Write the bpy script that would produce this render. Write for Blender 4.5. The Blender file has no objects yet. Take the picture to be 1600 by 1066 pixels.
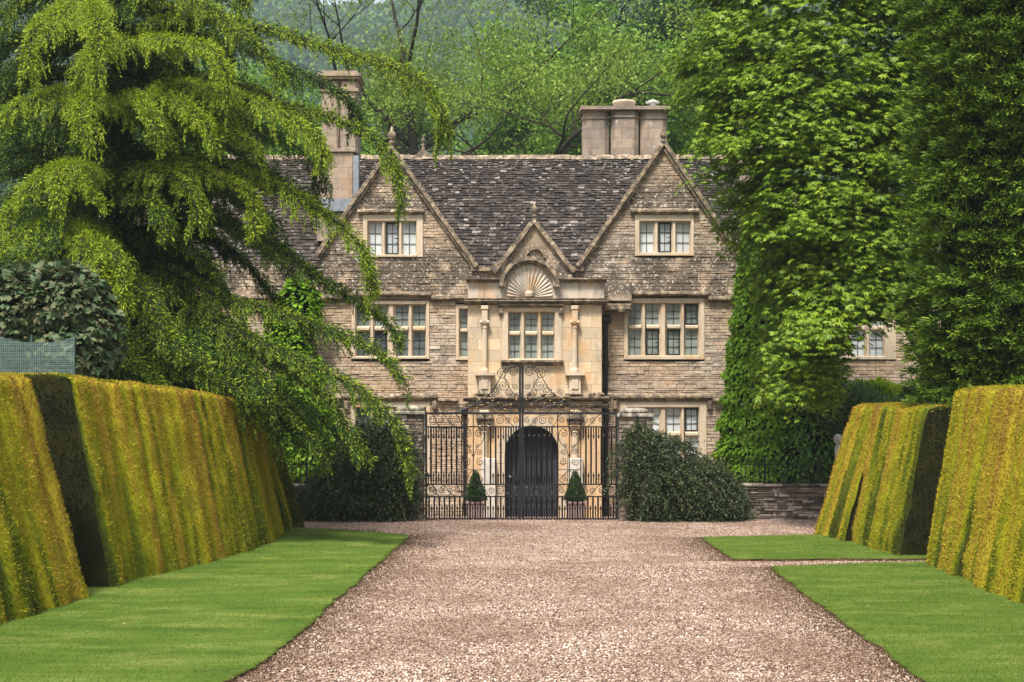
import bpy, math, random
import numpy as np
from mathutils import Vector
R = math.radians
rng = np.random.default_rng(7)
random.seed(7)
C = bpy.context.scene.collection
F, HY, H = 2222.0, 650.0, 2.55          # focal length in photo pixels, horizon row, eye height

def X(px, Y): return (px - 800.0) * Y / F
def Z(py, Y): return H + (HY - py) * Y / F
def at(px, py, Y): return np.array([X(px, Y), Y, Z(py, Y)])
def ground_at(px, py):
    Y = F * H / (py - HY)
    return (X(px, Y), Y)

# ------------------------------------------------------------------ mesh building
class MB:
    def __init__(s): s.v = []; s.f = []; s.m = []
    def add(s, verts, faces, mi=0):
        o = len(s.v); s.v.extend([tuple(map(float, p)) for p in verts])
        s.f.extend([tuple(i + o for i in f) for f in faces]); s.m.extend([mi] * len(faces)); return s
    def box(s, x0, x1, y0, y1, z0, z1, mi=0):
        if x0 > x1: x0, x1 = x1, x0
        if z0 > z1: z0, z1 = z1, z0
        return s.add([(x0,y0,z0),(x1,y0,z0),(x1,y1,z0),(x0,y1,z0),(x0,y0,z1),(x1,y0,z1),(x1,y1,z1),(x0,y1,z1)],
                     [(0,1,5,4),(1,2,6,5),(2,3,7,6),(3,0,4,7),(4,5,6,7),(3,2,1,0)], mi)
    def stone(s, x0, x1, yf, yb, z0, z1, c=0.012, mi=0, j=0.0):
        jj = lambda: random.uniform(-j, j)
        a = [(x0+c+jj(),yf+jj(),z0+c+jj()),(x1-c+jj(),yf+jj(),z0+c+jj()),(x1-c+jj(),yf+jj(),z1-c+jj()),(x0+c+jj(),yf+jj(),z1-c+jj())]
        b = [(x0,yf+c*1.3,z0),(x1,yf+c*1.3,z0),(x1,yf+c*1.3,z1),(x0,yf+c*1.3,z1)]
        d = [(x0,yb,z0),(x1,yb,z0),(x1,yb,z1),(x0,yb,z1)]
        fs = [(0,1,2,3)]
        for o in (0, 4):
            for k in range(4):
                n = (k+1) % 4; fs.append((o+k, o+4+k, o+4+n, o+n))
        return s.add(a+b+d, fs, mi)
    def prism(s, poly, y0, y1, mi=0):       # poly in (x,z)
        n = len(poly)
        v = [(p[0], y0, p[1]) for p in poly] + [(p[0], y1, p[1]) for p in poly]
        return s.add(v, [tuple(range(n)), tuple(range(2*n-1, n-1, -1))] + [(i, n+i, n+(i+1) % n, (i+1) % n) for i in range(n)], mi)
    def tube(s, pts, rad, n=6, mi=0, cap=True):
        pts = [np.array(p, float) for p in pts]; m = len(pts)
        if not hasattr(rad, '__len__'): rad = [rad] * m
        vs, fs = [], []; u = None
        for i, p in enumerate(pts):
            t = pts[min(i+1, m-1)] - pts[max(i-1, 0)]; t = t / (np.linalg.norm(t) + 1e-9)
            if u is None: u = np.cross(t, (0, 1, 0.123)); 
            u = u - t * np.dot(u, t)
            if np.linalg.norm(u) < 1e-5: u = np.cross(t, (1, 0.1, 0))
            u = u / (np.linalg.norm(u) + 1e-9); w = np.cross(t, u)
            for k in range(n):
                a = 2*math.pi*k/n; vs.append(p + rad[i]*(math.cos(a)*u + math.sin(a)*w))
        for i in range(m-1):
            for k in range(n):
                k2 = (k+1) % n; fs.append((i*n+k, i*n+k2, (i+1)*n+k2, (i+1)*n+k))
        if cap: fs.append(tuple(range(n-1, -1, -1))); fs.append(tuple(range((m-1)*n, m*n)))
        return s.add(vs, fs, mi)
    def lathe(s, c, prof, n=16, mi=0, rot=0.0, sy=1.0):
        vs, fs = [], []
        for r, z in prof:
            for k in range(n):
                a = 2*math.pi*k/n + rot; vs.append((c[0]+r*math.cos(a), c[1]+r*math.sin(a)*sy, c[2]+z))
        for i in range(len(prof)-1):
            for k in range(n):
                k2 = (k+1) % n; fs.append((i*n+k, i*n+k2, (i+1)*n+k2, (i+1)*n+k))
        fs.append(tuple(range(n-1, -1, -1))); fs.append(tuple(range((len(prof)-1)*n, len(prof)*n)))
        return s.add(vs, fs, mi)
    def build(s, name, mats, parent=None, smooth=False):
        me = bpy.data.meshes.new(name); me.from_pydata(s.v, [], s.f)
        for m in (mats if isinstance(mats, (list, tuple)) else [mats]): me.materials.append(m)
        me.polygons.foreach_set('material_index', s.m)
        if smooth: me.polygons.foreach_set('use_smooth', [True]*len(s.f))
        me.update(); return link(name, me, parent)

def link(name, me, parent=None):
    o = bpy.data.objects.new(name, me); C.objects.link(o)
    if parent is not None:
        o.parent = parent
        off = Vector((0, 0, 0)); p = parent
        while p is not None: off += p.location; p = p.parent
        o.location = -off
    return o

def fast(name, V, Fa, mats, parent=None, mi=None, attr=None, smooth=False):
    """big uniform meshes: V (n,3), Fa (m,k)"""
    me = bpy.data.meshes.new(name); n, (m, k) = len(V), Fa.shape
    me.vertices.add(n); me.vertices.foreach_set('co', np.ascontiguousarray(V, dtype=np.float32).ravel())
    me.loops.add(m*k); me.loops.foreach_set('vertex_index', np.ascontiguousarray(Fa, dtype=np.int32).ravel())
    me.polygons.add(m); me.polygons.foreach_set('loop_start', np.arange(0, m*k, k, dtype=np.int32))
    try: me.polygons.foreach_set('loop_total', np.full(m, k, dtype=np.int32))
    except Exception: pass
    for mt in (mats if isinstance(mats, (list, tuple)) else [mats]): me.materials.append(mt)
    if mi is not None: me.polygons.foreach_set('material_index', np.asarray(mi, dtype=np.int32))
    if smooth: me.polygons.foreach_set('use_smooth', np.ones(m, dtype=bool))
    me.update(calc_edges=True)
    if attr is not None:
        a = me.attributes.new('tone', 'FLOAT', 'POINT'); a.data.foreach_set('value', np.asarray(attr, dtype=np.float32))
    return link(name, me, parent)

def thing(name, label, cat, loc, group=None):
    o = bpy.data.objects.new(name, None); C.objects.link(o); o.location = loc; o.empty_display_size = 0.3
    o['label'] = label; o['category'] = cat
    if group: o['group'] = group
    return o
def tag(o, label, cat, group=None):
    o['label'] = label; o['category'] = cat
    if group: o['group'] = group
    return o
def kind(o, k): o['kind'] = k; return o

def norm(a): return a / (np.linalg.norm(a, axis=-1, keepdims=True) + 1e-9)

def leaves(P, D, L, W, N=None, fold=0.0):
    """rhombic leaves: base P, direction D, length L, width W. returns V,F"""
    n = len(P); D = norm(D)
    if N is None: N = rng.normal(size=(n, 3))
    S = norm(np.cross(D, N)); Nn = np.cross(S, D)
    L = np.broadcast_to(L, (n,))[:, None]; W = np.broadcast_to(W, (n,))[:, None]
    mid = P + D*L*0.5
    V = np.stack([P, mid + S*W*0.5 + Nn*fold*W, P + D*L - Nn*fold*W, mid - S*W*0.5 + Nn*fold*W], 1).reshape(-1, 3)
    return V, np.arange(4*n).reshape(n, 4)

def merge(parts):
    Vs, Fs, o = [], [], 0
    for V, Fa in parts: Vs.append(V); Fs.append(Fa + o); o += len(V)
    return np.concatenate(Vs), np.concatenate(Fs)

def ipts(pts, n):
    """smooth interpolation of a polyline, n samples"""
    pts = np.array(pts, float); m = len(pts); out = []
    for q in np.linspace(0, m-1-1e-6, n):
        i = int(q); t = q - i
        p0, p1, p2, p3 = pts[max(i-1, 0)], pts[i], pts[min(i+1, m-1)], pts[min(i+2, m-1)]
        out.append(0.5*((2*p1)+(-p0+p2)*t+(2*p0-5*p1+4*p2-p3)*t*t+(-p0+3*p1-3*p2+p3)*t**3))
    return np.array(out)

def noise1(x, seed=0):
    r = np.random.default_rng(seed).uniform(-1, 1, 4096)
    i = np.floor(x).astype(int); t = x - i; t = t*t*(3-2*t)
    return r[i % 4096]*(1-t) + r[(i+1) % 4096]*t
def noise2(x, y, seed=0):
    r = np.random.default_rng(seed).uniform(-1, 1, (256, 256))
    i = np.floor(x).astype(int); j = np.floor(y).astype(int); t = x-i; u = y-j; t = t*t*(3-2*t); u = u*u*(3-2*u)
    g = lambda a, b: r[a % 256, b % 256]
    return (g(i,j)*(1-t)+g(i+1,j)*t)*(1-u) + (g(i,j+1)*(1-t)+g(i+1,j+1)*t)*u

# ------------------------------------------------------------------ materials
class NT:
    def __init__(s, name, rough=0.8, spec=0.3):
        s.m = bpy.data.materials.new(name); s.m.use_nodes = True; s.t = s.m.node_tree; s.n = s.t.nodes
        s.b = s.n['Principled BSDF']; s.b.inputs['Roughness'].default_value = rough; s.b.inputs['Specular IOR Level'].default_value = spec
        s._pos = None
    def node(s, ty, **kw):
        n = s.n.new(ty)
        for k, v in kw.items(): setattr(n, k, v)
        return n
    def put(s, sock, v):
        if v is None: return
        if hasattr(v, 'links') or hasattr(v, 'is_output'): s.t.links.new(v, sock)
        else:
            if isinstance(v, (tuple, list)) and len(v) == 3 and sock.type == 'RGBA': v = (*v, 1)
            sock.default_value = v
    def pos(s):
        if s._pos is None: s._pos = s.node('ShaderNodeNewGeometry').outputs['Position']
        return s._pos
    def island(s): return s.node('ShaderNodeNewGeometry').outputs['Random Per Island']
    def sep(s, v=None):
        n = s.node('ShaderNodeSeparateXYZ'); s.put(n.inputs[0], v or s.pos()); return n.outputs
    def comb(s, x, y, z):
        n = s.node('ShaderNodeCombineXYZ')
        for i, v in enumerate((x, y, z)): s.put(n.inputs[i], v)
        return n.outputs[0]
    def vmul(s, v, k):
        n = s.node('ShaderNodeVectorMath', operation='MULTIPLY'); s.put(n.inputs[0], v or s.pos()); s.put(n.inputs[1], k); return n.outputs[0]
    def noise(s, scale, vec=None, detail=4, rough=0.6, dist=0.0, col=False):
        n = s.node('ShaderNodeTexNoise'); s.put(n.inputs['Vector'], vec or s.pos())
        n.inputs['Scale'].default_value = scale; n.inputs['Detail'].default_value = detail
        n.inputs['Roughness'].default_value = rough; n.inputs['Distortion'].default_value = dist
        return n.outputs['Color' if col else 'Fac']
    def voro(s, scale, vec=None, out='Distance', feature='F1', rnd=1.0):
        n = s.node('ShaderNodeTexVoronoi', feature=feature); s.put(n.inputs['Vector'], vec or s.pos())
        n.inputs['Scale'].default_value = scale; n.inputs['Randomness'].default_value = rnd
        return n.outputs[out]
    def ramp(s, fac, *stops, interp='LINEAR'):
        n = s.node('ShaderNodeValToRGB'); s.put(n.inputs[0], fac); cr = n.color_ramp; cr.interpolation = interp
        while len(cr.elements) < len(stops): cr.elements.new(0.5)
        for e, (p, c) in zip(cr.elements, stops):
            e.position = p
            if not isinstance(c, (tuple, list)): c = (c, c, c)
            e.color = (*c, 1)
        return n.outputs[0]
    def mix(s, fac, a, b, mode='MIX'):
        n = s.node('ShaderNodeMix', data_type='RGBA', blend_type=mode)
        s.put(n.inputs[0], fac); s.put(n.inputs[6], a); s.put(n.inputs[7], b); return n.outputs[2]
    def math(s, op, a, b=None, clamp=False):
        n = s.node('ShaderNodeMath', operation=op, use_clamp=clamp); s.put(n.inputs[0], a); s.put(n.inputs[1], b); return n.outputs[0]
    def band(s, v, a, b, c, d):
        """1 between b and c, fading to 0 at a and d"""
        n = s.node('ShaderNodeMapRange'); s.put(n.inputs[0], v); n.inputs[1].default_value = a; n.inputs[2].default_value = b
        m = s.node('ShaderNodeMapRange'); s.put(m.inputs[0], v); m.inputs[1].default_value = c; m.inputs[2].default_value = d
        m.inputs[3].default_value = 1; m.inputs[4].default_value = 0
        return s.math('MULTIPLY', n.outputs[0], m.outputs[0])
    def attr(s, name='tone'):
        return s.node('ShaderNodeAttribute', attribute_name=name).outputs['Fac']
    def bump(s, h, strength=0.5, dist=0.02):
        n = s.node('ShaderNodeBump'); s.put(n.inputs['Height'], h); n.inputs['Strength'].default_value = strength; n.inputs['Distance'].default_value = dist
        s.put(s.b.inputs['Normal'], n.outputs[0])
    def done(s, col): s.put(s.b.inputs['Base Color'], col); return s.m
    def leafy(s, col, trans=0.35, tcol=None):
        """diffuse leaf with light coming through it"""
        s.put(s.b.inputs['Base Color'], col)
        tr = s.node('ShaderNodeBsdfTranslucent'); s.put(tr.inputs[0], tcol or col)
        mx = s.node('ShaderNodeMixShader'); mx.inputs[0].default_value = trans
        s.t.links.new(s.b.outputs[0], mx.inputs[1]); s.t.links.new(tr.outputs[0], mx.inputs[2])
        s.t.links.new(mx.outputs[0], s.n['Material Output'].inputs[0]); return s.m

def leaf_mat(name, c0, c1, c2, trans=0.3, rough=0.55, big=0.5):
    t = NT(name, rough, 0.25)
    f = t.math('ADD', t.math('MULTIPLY', t.island(), 0.65), t.math('MULTIPLY', t.noise(big, detail=2), 0.45))
    return t.leafy(t.ramp(f, (0.15, c0), (0.55, c1), (0.95, c2)), trans)

def m_rubble():
    t = NT('rubble_stone', 0.9, 0.2); z = t.sep()[2]; isl = t.island()
    base = t.ramp(isl, (0.0, (.28,.225,.175)), (0.2, (.44,.355,.275)), (0.6, (.53,.44,.345)), (0.9, (.62,.53,.42)), (1.0, (.50,.34,.22)))
    big = t.noise(0.55, detail=5)
    base = t.mix(t.ramp(big, (.37, 0), (.56, .6)), base, (.58,.37,.19))                      # ochre areas
    grey = t.ramp(t.noise(1.1, detail=6, rough=.7), (.48, 0), (.66, .65))
    base = t.mix(grey, base, (.40,.34,.30))
    med = t.noise(3.6, t.vmul(None, (.8, 1, 1.5)), detail=6, rough=.75)
    base = t.mix(t.ramp(med, (.40, .7), (.50, 0)), base, (.19,.15,.115)); base = t.mix(t.ramp(med, (.56, 0), (.68, .55)), base, (.66,.57,.46))
    fine = t.noise(26, detail=5, rough=.7)
    base = t.mix(t.ramp(fine, (.3, .5), (.6, 0)), base, (.14,.11,.085))
    # weathered black growth on the gables and under the string course
    gz = t.band(z, 5.75, 5.95, 6.9, 7.9); gz2 = t.band(z, 7.9, 8.3, 8.7, 9.6)
    nn = t.noise(1.6, detail=7, rough=.72)
    st = t.math('MULTIPLY', t.math('MAXIMUM', gz, gz2), t.ramp(nn, (.38, 0), (.50, 1)))
    base = t.mix(t.math('MULTIPLY', st, .85), base, (.075,.06,.048))
    lich = t.ramp(t.noise(9, detail=6, rough=.75), (.61, 0), (.66, 1))
    base = t.mix(t.math('MULTIPLY', lich, .7), base, (.62,.57,.48))
    li2 = t.math('MULTIPLY', t.math('ADD', t.math('MAXIMUM', gz, gz2), .12), t.ramp(t.noise(17, detail=3, rough=.6), (.60, 0), (.64, 1)))
    base = t.mix(t.math('MINIMUM', li2, .85), base, (.66,.62,.54))
    t.bump(t.math('ADD', fine, t.noise(70, detail=3)), .6, .02)
    return t.done(base)
def m_ashlar(name='ashlar_stone', a=(.60,.42,.235), b=(.68,.54,.37), g=(.52,.45,.37), dirt=.5, joints=True):
    t = NT(name, 0.85, 0.2); p = t.sep()
    big = t.noise(0.9, detail=5, rough=.65)
    base = t.ramp(big, (.3, a), (.5, b), (.68, g))
    if joints:
        br = t.node('ShaderNodeTexBrick'); t.put(br.inputs['Vector'], t.comb(p[0], p[2], 0.0))
        br.inputs['Scale'].default_value = 1.0; br.inputs['Brick Width'].default_value = .62; br.inputs['Row Height'].default_value = .31
        br.inputs['Mortar Size'].default_value = .006; br.inputs['Bias'].default_value = -.1
        br.inputs['Color1'].default_value = (.78,.78,.78,1); br.inputs['Color2'].default_value = (1.12,1.06,1,1); br.inputs['Mortar'].default_value = (.45,.42,.38,1)
        base = t.mix(1.0, base, br.outputs[0], 'MULTIPLY')
    streak = t.noise(2.2, t.vmul(None, (1.6, 1.6, .35)), detail=6, rough=.7)
    base = t.mix(t.math('MULTIPLY', t.ramp(streak, (.5, 0), (.7, 1)), dirt), base, (.14,.115,.095))
    base = t.mix(t.math('MULTIPLY', t.ramp(t.noise(7, detail=5, rough=.7), (.6, 0), (.7, 1)), .55), base, (.66,.62,.56))
    base = t.mix(t.math('MULTIPLY', t.ramp(t.noise(1.3, t.vmul(None, (1, 1, .8)), detail=3), (.56, 0), (.66, 1)), .6 if name != 'chimney_stone' else .2), base, (.58,.34,.15))
    zz = t.band(t.sep()[2], -1, -.5, 2.2, 3.0); base = t.mix(t.math('MULTIPLY', zz, .55), base, (.66,.40,.19)) if joints and name == 'ashlar_stone' else base
    f = t.noise(35, detail=4); base = t.mix(t.ramp(f, (.3, .35), (.6, 0)), base, (.2,.15,.1))
    t.bump(f, .4, .01); return t.done(base)
def m_weathered():
    t = NT('weathered_coping', 0.95, 0.15)
    f = t.noise(6, detail=7, rough=.75)
    base = t.ramp(f, (.3, (.07,.056,.045)), (.48, (.15,.12,.092)), (.58, (.34,.255,.165)), (.7, (.60,.55,.46)))
    t.bump(t.noise(30, detail=4), .7, .02); return t.done(base)
def m_roof():
    t = NT('stone_tiles', 0.9, 0.2)
    base = t.ramp(t.island(), (0, (.018,.015,.014)), (.35, (.036,.029,.026)), (.7, (.062,.049,.042)), (.93, (.10,.082,.07)), (1, (.30,.26,.23)))
    z = t.sep()[2]; 
    l = t.ramp(t.noise(7, detail=6, rough=.72), (.585, 0), (.64, 1)); top = t.band(z, 9.5, 10.4, 11, 12)
    l = t.math('MULTIPLY', t.math('MULTIPLY', l, t.ramp(t.noise(.9, detail=4, rough=.6), (.4, .15), (.58, 1.3))), t.math('ADD', .75, top))
    base = t.mix(t.math('MINIMUM', l, .9), base, (.50,.47,.43))
    base = t.mix(t.ramp(t.noise(1.2, detail=4), (.5, 0), (.75, .5)), base, (.10,.065,.04))
    f = t.noise(40, detail=4); base = t.mix(t.ramp(f, (.35, .5), (.6, 0)), base, (.02,.018,.016))
    t.bump(f, .6, .02); return t.done(base)
def m_drystone():
    t = NT('dry_stone', .95, .15)
    base = t.ramp(t.island(), (0, (.07,.055,.045)), (.4, (.16,.12,.095)), (.8, (.27,.21,.165)), (1, (.42,.36,.30)))
    base = t.mix(t.ramp(t.noise(5, detail=5, rough=.7), (.57, 0), (.63, .8)), base, (.50,.46,.42))
    base = t.mix(t.ramp(t.noise(2, detail=3), (.5, 0), (.7, .5)), base, (.05,.055,.025))
    t.bump(t.noise(30, detail=4), .6, .02); return t.done(base)
def m_flat(name, c, rough=.6, spec=.3, metal=0.0, var=.25, sc=8):
    t = NT(name, rough, spec); t.b.inputs['Metallic'].default_value = metal
    d = tuple(x*(1-var) for x in c); e = tuple(min(1, x*(1+var)) for x in c)
    f = t.noise(sc, detail=5); t.bump(t.noise(sc*5, detail=3), .2, .005)
    return t.done(t.ramp(f, (.3, d), (.7, e)))
def m_glass(name, c, dark):
    t = NT(name, .06, .5); z = t.sep()
    f = t.math('ADD', t.math('MULTIPLY', t.noise(1.5, t.vmul(None, (3, 3, .6)), detail=3), .5), t.math('MULTIPLY', t.island(), .5))
    t.bump(t.noise(3, detail=1), .05, .02)
    return t.done(t.ramp(f, (.35, dark), (.6, c)))
def m_gravel():
    t = NT('gravel', .9, .25); v = t.vmul(None, (1, 1, 0))
    c = t.voro(38, v, 'Color'); s = t.sep(c)
    base = t.ramp(s[0], (0, (.11,.062,.045)), (.3, (.27,.17,.12)), (.65, (.45,.31,.225)), (.9, (.62,.47,.37)), (1, (.78,.66,.58)))
    dst = t.voro(38, v, 'Distance')
    base = t.mix(t.ramp(dst, (.42, 0), (.75, .75)), base, (.09,.055,.04))
    big = t.noise(.5, v, detail=6, rough=.65)
    base = t.mix(t.ramp(big, (.38, .5), (.56, 0)), base, (.17,.10,.065))
    base = t.mix(t.ramp(t.noise(1.7, v, detail=5), (.5, 0), (.75, .3)), base, (.60,.48,.42))
    t.bump(t.math('SUBTRACT', 1, dst), 1.0, .02); return t.done(base)
def m_pebble():
    t = NT('pebbles', .85, .3); v = t.vmul(None, (1, 1, 0))
    base = t.ramp(t.island(), (0, (.045,.026,.018)), (.28, (.17,.105,.078)), (.62, (.38,.27,.20)), (.88, (.66,.52,.41)), (1, (.92,.83,.72)))
    big = t.noise(.5, v, detail=6, rough=.65)
    base = t.mix(t.ramp(big, (.40, .6), (.58, 0)), base, (.15,.085,.05))
    return t.done(base)
def m_lawn():
    t = NT('mown_lawn', .9, .1)
    v = t.vmul(None, (.5, 1.3, 0))
    a = t.noise(1.3, v, detail=7, rough=.68, dist=.4); base = t.ramp(a, (.30, (.042,.085,.010)), (.5, (.088,.145,.017)), (.70, (.195,.23,.055)))
    b = t.noise(60, t.vmul(None, (1, 1, 0)), detail=4, rough=.8); base = t.mix(t.ramp(b, (.3, .4), (.6, 0)), base, (.05,.12,.012))
    y = t.noise(1.1, t.vmul(None, (.7, 1, 0)), detail=5, rough=.6); base = t.mix(t.ramp(y, (.58, 0), (.72, .45)), base, (.30,.30,.09))
    t.bump(b, .8, .03); return t.done(base)
def m_hedge():
    t = NT('yew_growth', .8, .15); a = t.attr()
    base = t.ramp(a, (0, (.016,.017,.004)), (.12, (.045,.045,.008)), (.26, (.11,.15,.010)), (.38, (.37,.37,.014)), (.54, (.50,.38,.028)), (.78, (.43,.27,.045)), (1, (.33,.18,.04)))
    base = t.mix(t.math('MULTIPLY', t.island(), .75), base, t.mix(1.0, base, (.38,.42,.35), 'MULTIPLY'))
    return t.leafy(base, .25)
# ------------------------------------------------------------------ ground, hills
def zf(y):
    return np.interp(y, [-80, 35.1, 36.6, 44, 50, 60, 75, 100, 180, 300, 420, 650, 900, 1100, 1600],
                        [0, 0, -.22, -.2, 1.5, 6, 11.5, 13, 15, 20, 62, 168, 256, 285, 250])
def hill_z(x, y):
    k = np.clip((y-60)/300, 0, 1)
    return zf(y) + k*(14*noise2(x/90+9, y/120, 3) + 5*noise2(x/30, y/35, 4)) + k*np.clip((-x-10)/260, -.6, .35)*10

M_soil = m_flat('garden_soil', (.06, .045, .03), .95, .1, var=.4, sc=3)
def sheet(name, xs, ys, zfun, mat, dz=0.0):
    xg, yg = np.meshgrid(xs, ys); zg = zfun(xg, yg) + dz
    V = np.stack([xg, yg, zg], -1).reshape(-1, 3); nx, ny = len(xs), len(ys)
    i = np.arange((ny-1)*nx).reshape(ny-1, nx)[:, :-1].ravel()
    return fast(name, V, np.stack([i, i+1, i+nx+1, i+nx], 1), mat)
t = NT('rough_grass', .9, .1); n_ = t.noise(3, detail=6, rough=.7)
M_rough = t.done(t.ramp(n_, (.3, (.03,.06,.012)), (.6, (.07,.11,.02)), (.8, (.11,.09,.04))))
flat = lambda x, y: zf(y)
o = sheet('ground', np.array([-160, -60, -30, -12, 12, 30, 60, 160.]), np.array([-80, -20, 0, 20, 35.1, 36.6, 44., 50.]), flat, M_rough, -.012); kind(o, 'structure')
o = sheet('hills', np.linspace(-650, 650, 110), np.concatenate([np.linspace(50, 100, 12), np.linspace(110, 1300, 80)]), hill_z, M_rough, -.012); kind(o, 'structure')
M_gravel = m_gravel()
o = sheet('gravel_drive', np.array([-14, -6, 0, 6, 14.]), np.array([-6, 10, 20, 30, 35.1, 36.6, 39.4]), flat, M_gravel, -.004); kind(o, 'structure')

# pebbles lying loose on the drive: one uncountable mass
def left_edge(y): return np.interp(y, [10, 13.6, 20, 25.8, 29.5, 30.2], [-3.13, -2.65, -2.46, -2.2, -2.12, -12])
def right_edge(y): return np.interp(y, [10, 13.6, 16.9, 20, 23.6, 23.9, 24.4, 25.0, 25.3, 28.6, 29.6, 29.7], [3.3, 4.07, 4.03, 4.1, 4.25, 4.33, 12, 12, 4.0, 4.0, 4.05, 12])
def pebbles(n, y0, y1, pw, smin, smax):
    u = rng.random(n); y = y0 + (y1-y0)*u**pw
    x = rng.uniform(-1, 1, n)*(y*.37+.2)
    k = (x > left_edge(y)+.02) & (x < right_edge(y)-.02); x, y = x[k], y[k]; n = len(x)
    s = rng.uniform(smin, smax, n)[:, None]
    base = np.array([[1,0,0],[0,1,0],[-1,0,0],[0,-1,0],[0,0,.65],[0,0,-.65]])
    V = base[None]*rng.uniform(.6, 1.25, (n, 6, 1))*s[:, None]
    a = rng.uniform(0, 6.28, n); b = rng.normal(0, .5, n)
    ca, sa, cb, sb = np.cos(a)[:,None], np.sin(a)[:,None], np.cos(b)[:,None], np.sin(b)[:,None]
    vy = V[:,:,1]*cb - V[:,:,2]*sb; vz = V[:,:,1]*sb + V[:,:,2]*cb
    vx = V[:,:,0]*ca - vy*sa; vy2 = V[:,:,0]*sa + vy*ca
    P = np.stack([x, y, zf(y)+s[:,0]*.3], 1)
    V = np.stack([vx, vy2, vz], -1) + P[:, None]
    f = np.array([[0,1,4],[1,2,4],[2,3,4],[3,0,4],[1,0,5],[2,1,5],[3,2,5],[0,3,5]])
    Fa = (f[None] + 6*np.arange(n)[:, None, None]).reshape(-1, 3)
    return V.reshape(-1, 3), Fa
V, Fa = merge([pebbles(120000, 12.2, 24, 1.35, .006, .018), pebbles(45000, 22, 35, 1.1, .008, .018)])
kind(fast('pebbles', V, Fa, m_pebble()), 'stuff')

# ------------------------------------------------------------------ lawns
M_lawn = m_lawn(); M_edge = m_flat('turf_edge_soil', (.075,.045,.025), .95, .1, var=.5, sc=14)
def lawn(name, corners, ragged, seed, h=.036):
    r = random.Random(seed); pts = []
    for i, p in enumerate(corners):
        q = corners[(i+1) % len(corners)]; L = math.dist(p, q); n = max(2, int(L/.09)) if ragged[i] else max(2, int(L/1.0))
        for k in range(n):
            s = k/n; w = (r.gauss(0, .016) + .018*math.sin(s*L*1.7+seed)+.012*math.sin(s*L*5.3)) if ragged[i] and 0 < k else 0
            dx, dy = (q[0]-p[0])/L, (q[1]-p[1])/L
            pts.append((p[0]+(q[0]-p[0])*s - dy*w, p[1]+(q[1]-p[1])*s + dx*w))
    n = len(pts); m = MB()
    m.add([(x, y, h) for x, y in pts], [tuple(range(n))])
    m.add([(x, y, h) for x, y in pts] + [(x+r.gauss(0,.012), y+r.gauss(0,.012), -.01) for x, y in pts], [(i, n+i, n+(i+1) % n, (i+1) % n) for i in range(n)], 1)
    o = m.build(name, [M_lawn, M_edge]); kind(o, 'structure'); return pts
g = ground_at
LA = [(-3.15, 10), (-2.93, 12), g(425,1030)[:1]+(14.9,), g(520,945), g(572,900), g(640,839), g(560,832), g(470,827), (-6.5, 33), (-9.5, 26), (-9.5, 10)]
LA[2] = g(425, 1030)
pA = lawn('lawn', LA, [1,1,1,1,1,1,1,0,0,0,0], 1)
LB = [g(1203,889), g(1330,884), g(1460,880), (9.5, 24.6), (9.5, 10), (3.35, 10), g(1440,1066), g(1370,1012), g(1300,962), g(1235,913)]
pB = lawn('lawn', LB[::-1], [1]*4+[0,0,0,1,1,1], 2)
LC = [g(1098,842), g(1180,840), g(1290,838), (8.9, 30), (9.2, 25.35), g(1420,876), g(1290,876), g(1150,877), g(1120,860)]
pC = lawn('lawn', LC[::-1], [1,1,1,0,0,1,1,1,1], 3)

# short mown blades, thick along the cut edges
def inside(poly, x, y):
    c = np.zeros(len(x), bool); n = len(poly)
    for i in range(n):
        (x0, y0), (x1, y1) = poly[i], poly[i-1]
        c ^= ((y0 > y) != (y1 > y)) & (x < (x1-x0)*(y-y0)/(y1-y0+1e-12)+x0)
    return c
Pg = []
for poly in (pA, pB, pC):
    q = np.array(poly); n = 150000
    x = rng.uniform(q[:,0].min(), q[:,0].max(), n); y = 11.5 + (q[:,1].max()-11.5)*rng.random(n)**1.4
    k = inside(poly, x, y) & (np.abs(x) < y*.38); Pg.append(np.stack([x[k], y[k]], 1))
    e = q[np.repeat(np.arange(len(q)), 14)]; e = e + rng.normal(0, .018, e.shape); Pg.append(e[(np.abs(e[:,0]) < e[:,1]*.38) & (e[:,1] > 11.5)])
G = np.concatenate(Pg); n = len(G)
P = np.column_stack([G, np.full(n, .034)]); D = np.column_stack([rng.normal(0, .5, (n, 2)), np.ones(n)])
V, Fa = leaves(P, D, rng.uniform(.012, .03, n), .006)
kind(fast('grass', V, Fa, leaf_mat('grass_blade', (.05,.095,.01), (.10,.155,.018), (.22,.25,.06), .25, .7, 1.2)), 'stuff')
# crumbs of soil and moss along the cut edges
Es = []
for poly in (pA, pB, pC):
    q = np.array(poly); e = q[np.repeat(np.arange(len(q)), 75)]
    k = rng.exponential(.30, len(e)); sgn = np.sign(-e[:,0]); e = e + np.column_stack([sgn*k, rng.normal(0, .05, len(e))]); 
    for pl in (pA, pB, pC): e = e[~inside(pl, e[:,0], e[:,1])]
    Es.append(e[(np.abs(e[:,0]) < e[:,1]*.38) & (e[:,1] > 11.5) & (e[:,1] < 34)])
E = np.concatenate(Es); n = len(E)
V, Fa = leaves(np.column_stack([E, np.full(n, .008)]), np.column_stack([rng.normal(0, 1, (n, 2)), rng.uniform(.0, .5, n)]), rng.uniform(.012, .03, n), rng.uniform(.008, .02, n))
kind(fast('leaf_litter', V, Fa, leaf_mat('litter', (.035,.02,.012), (.08,.048,.026), (.17,.10,.05), .05, .9, 3)), 'stuff')

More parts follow.
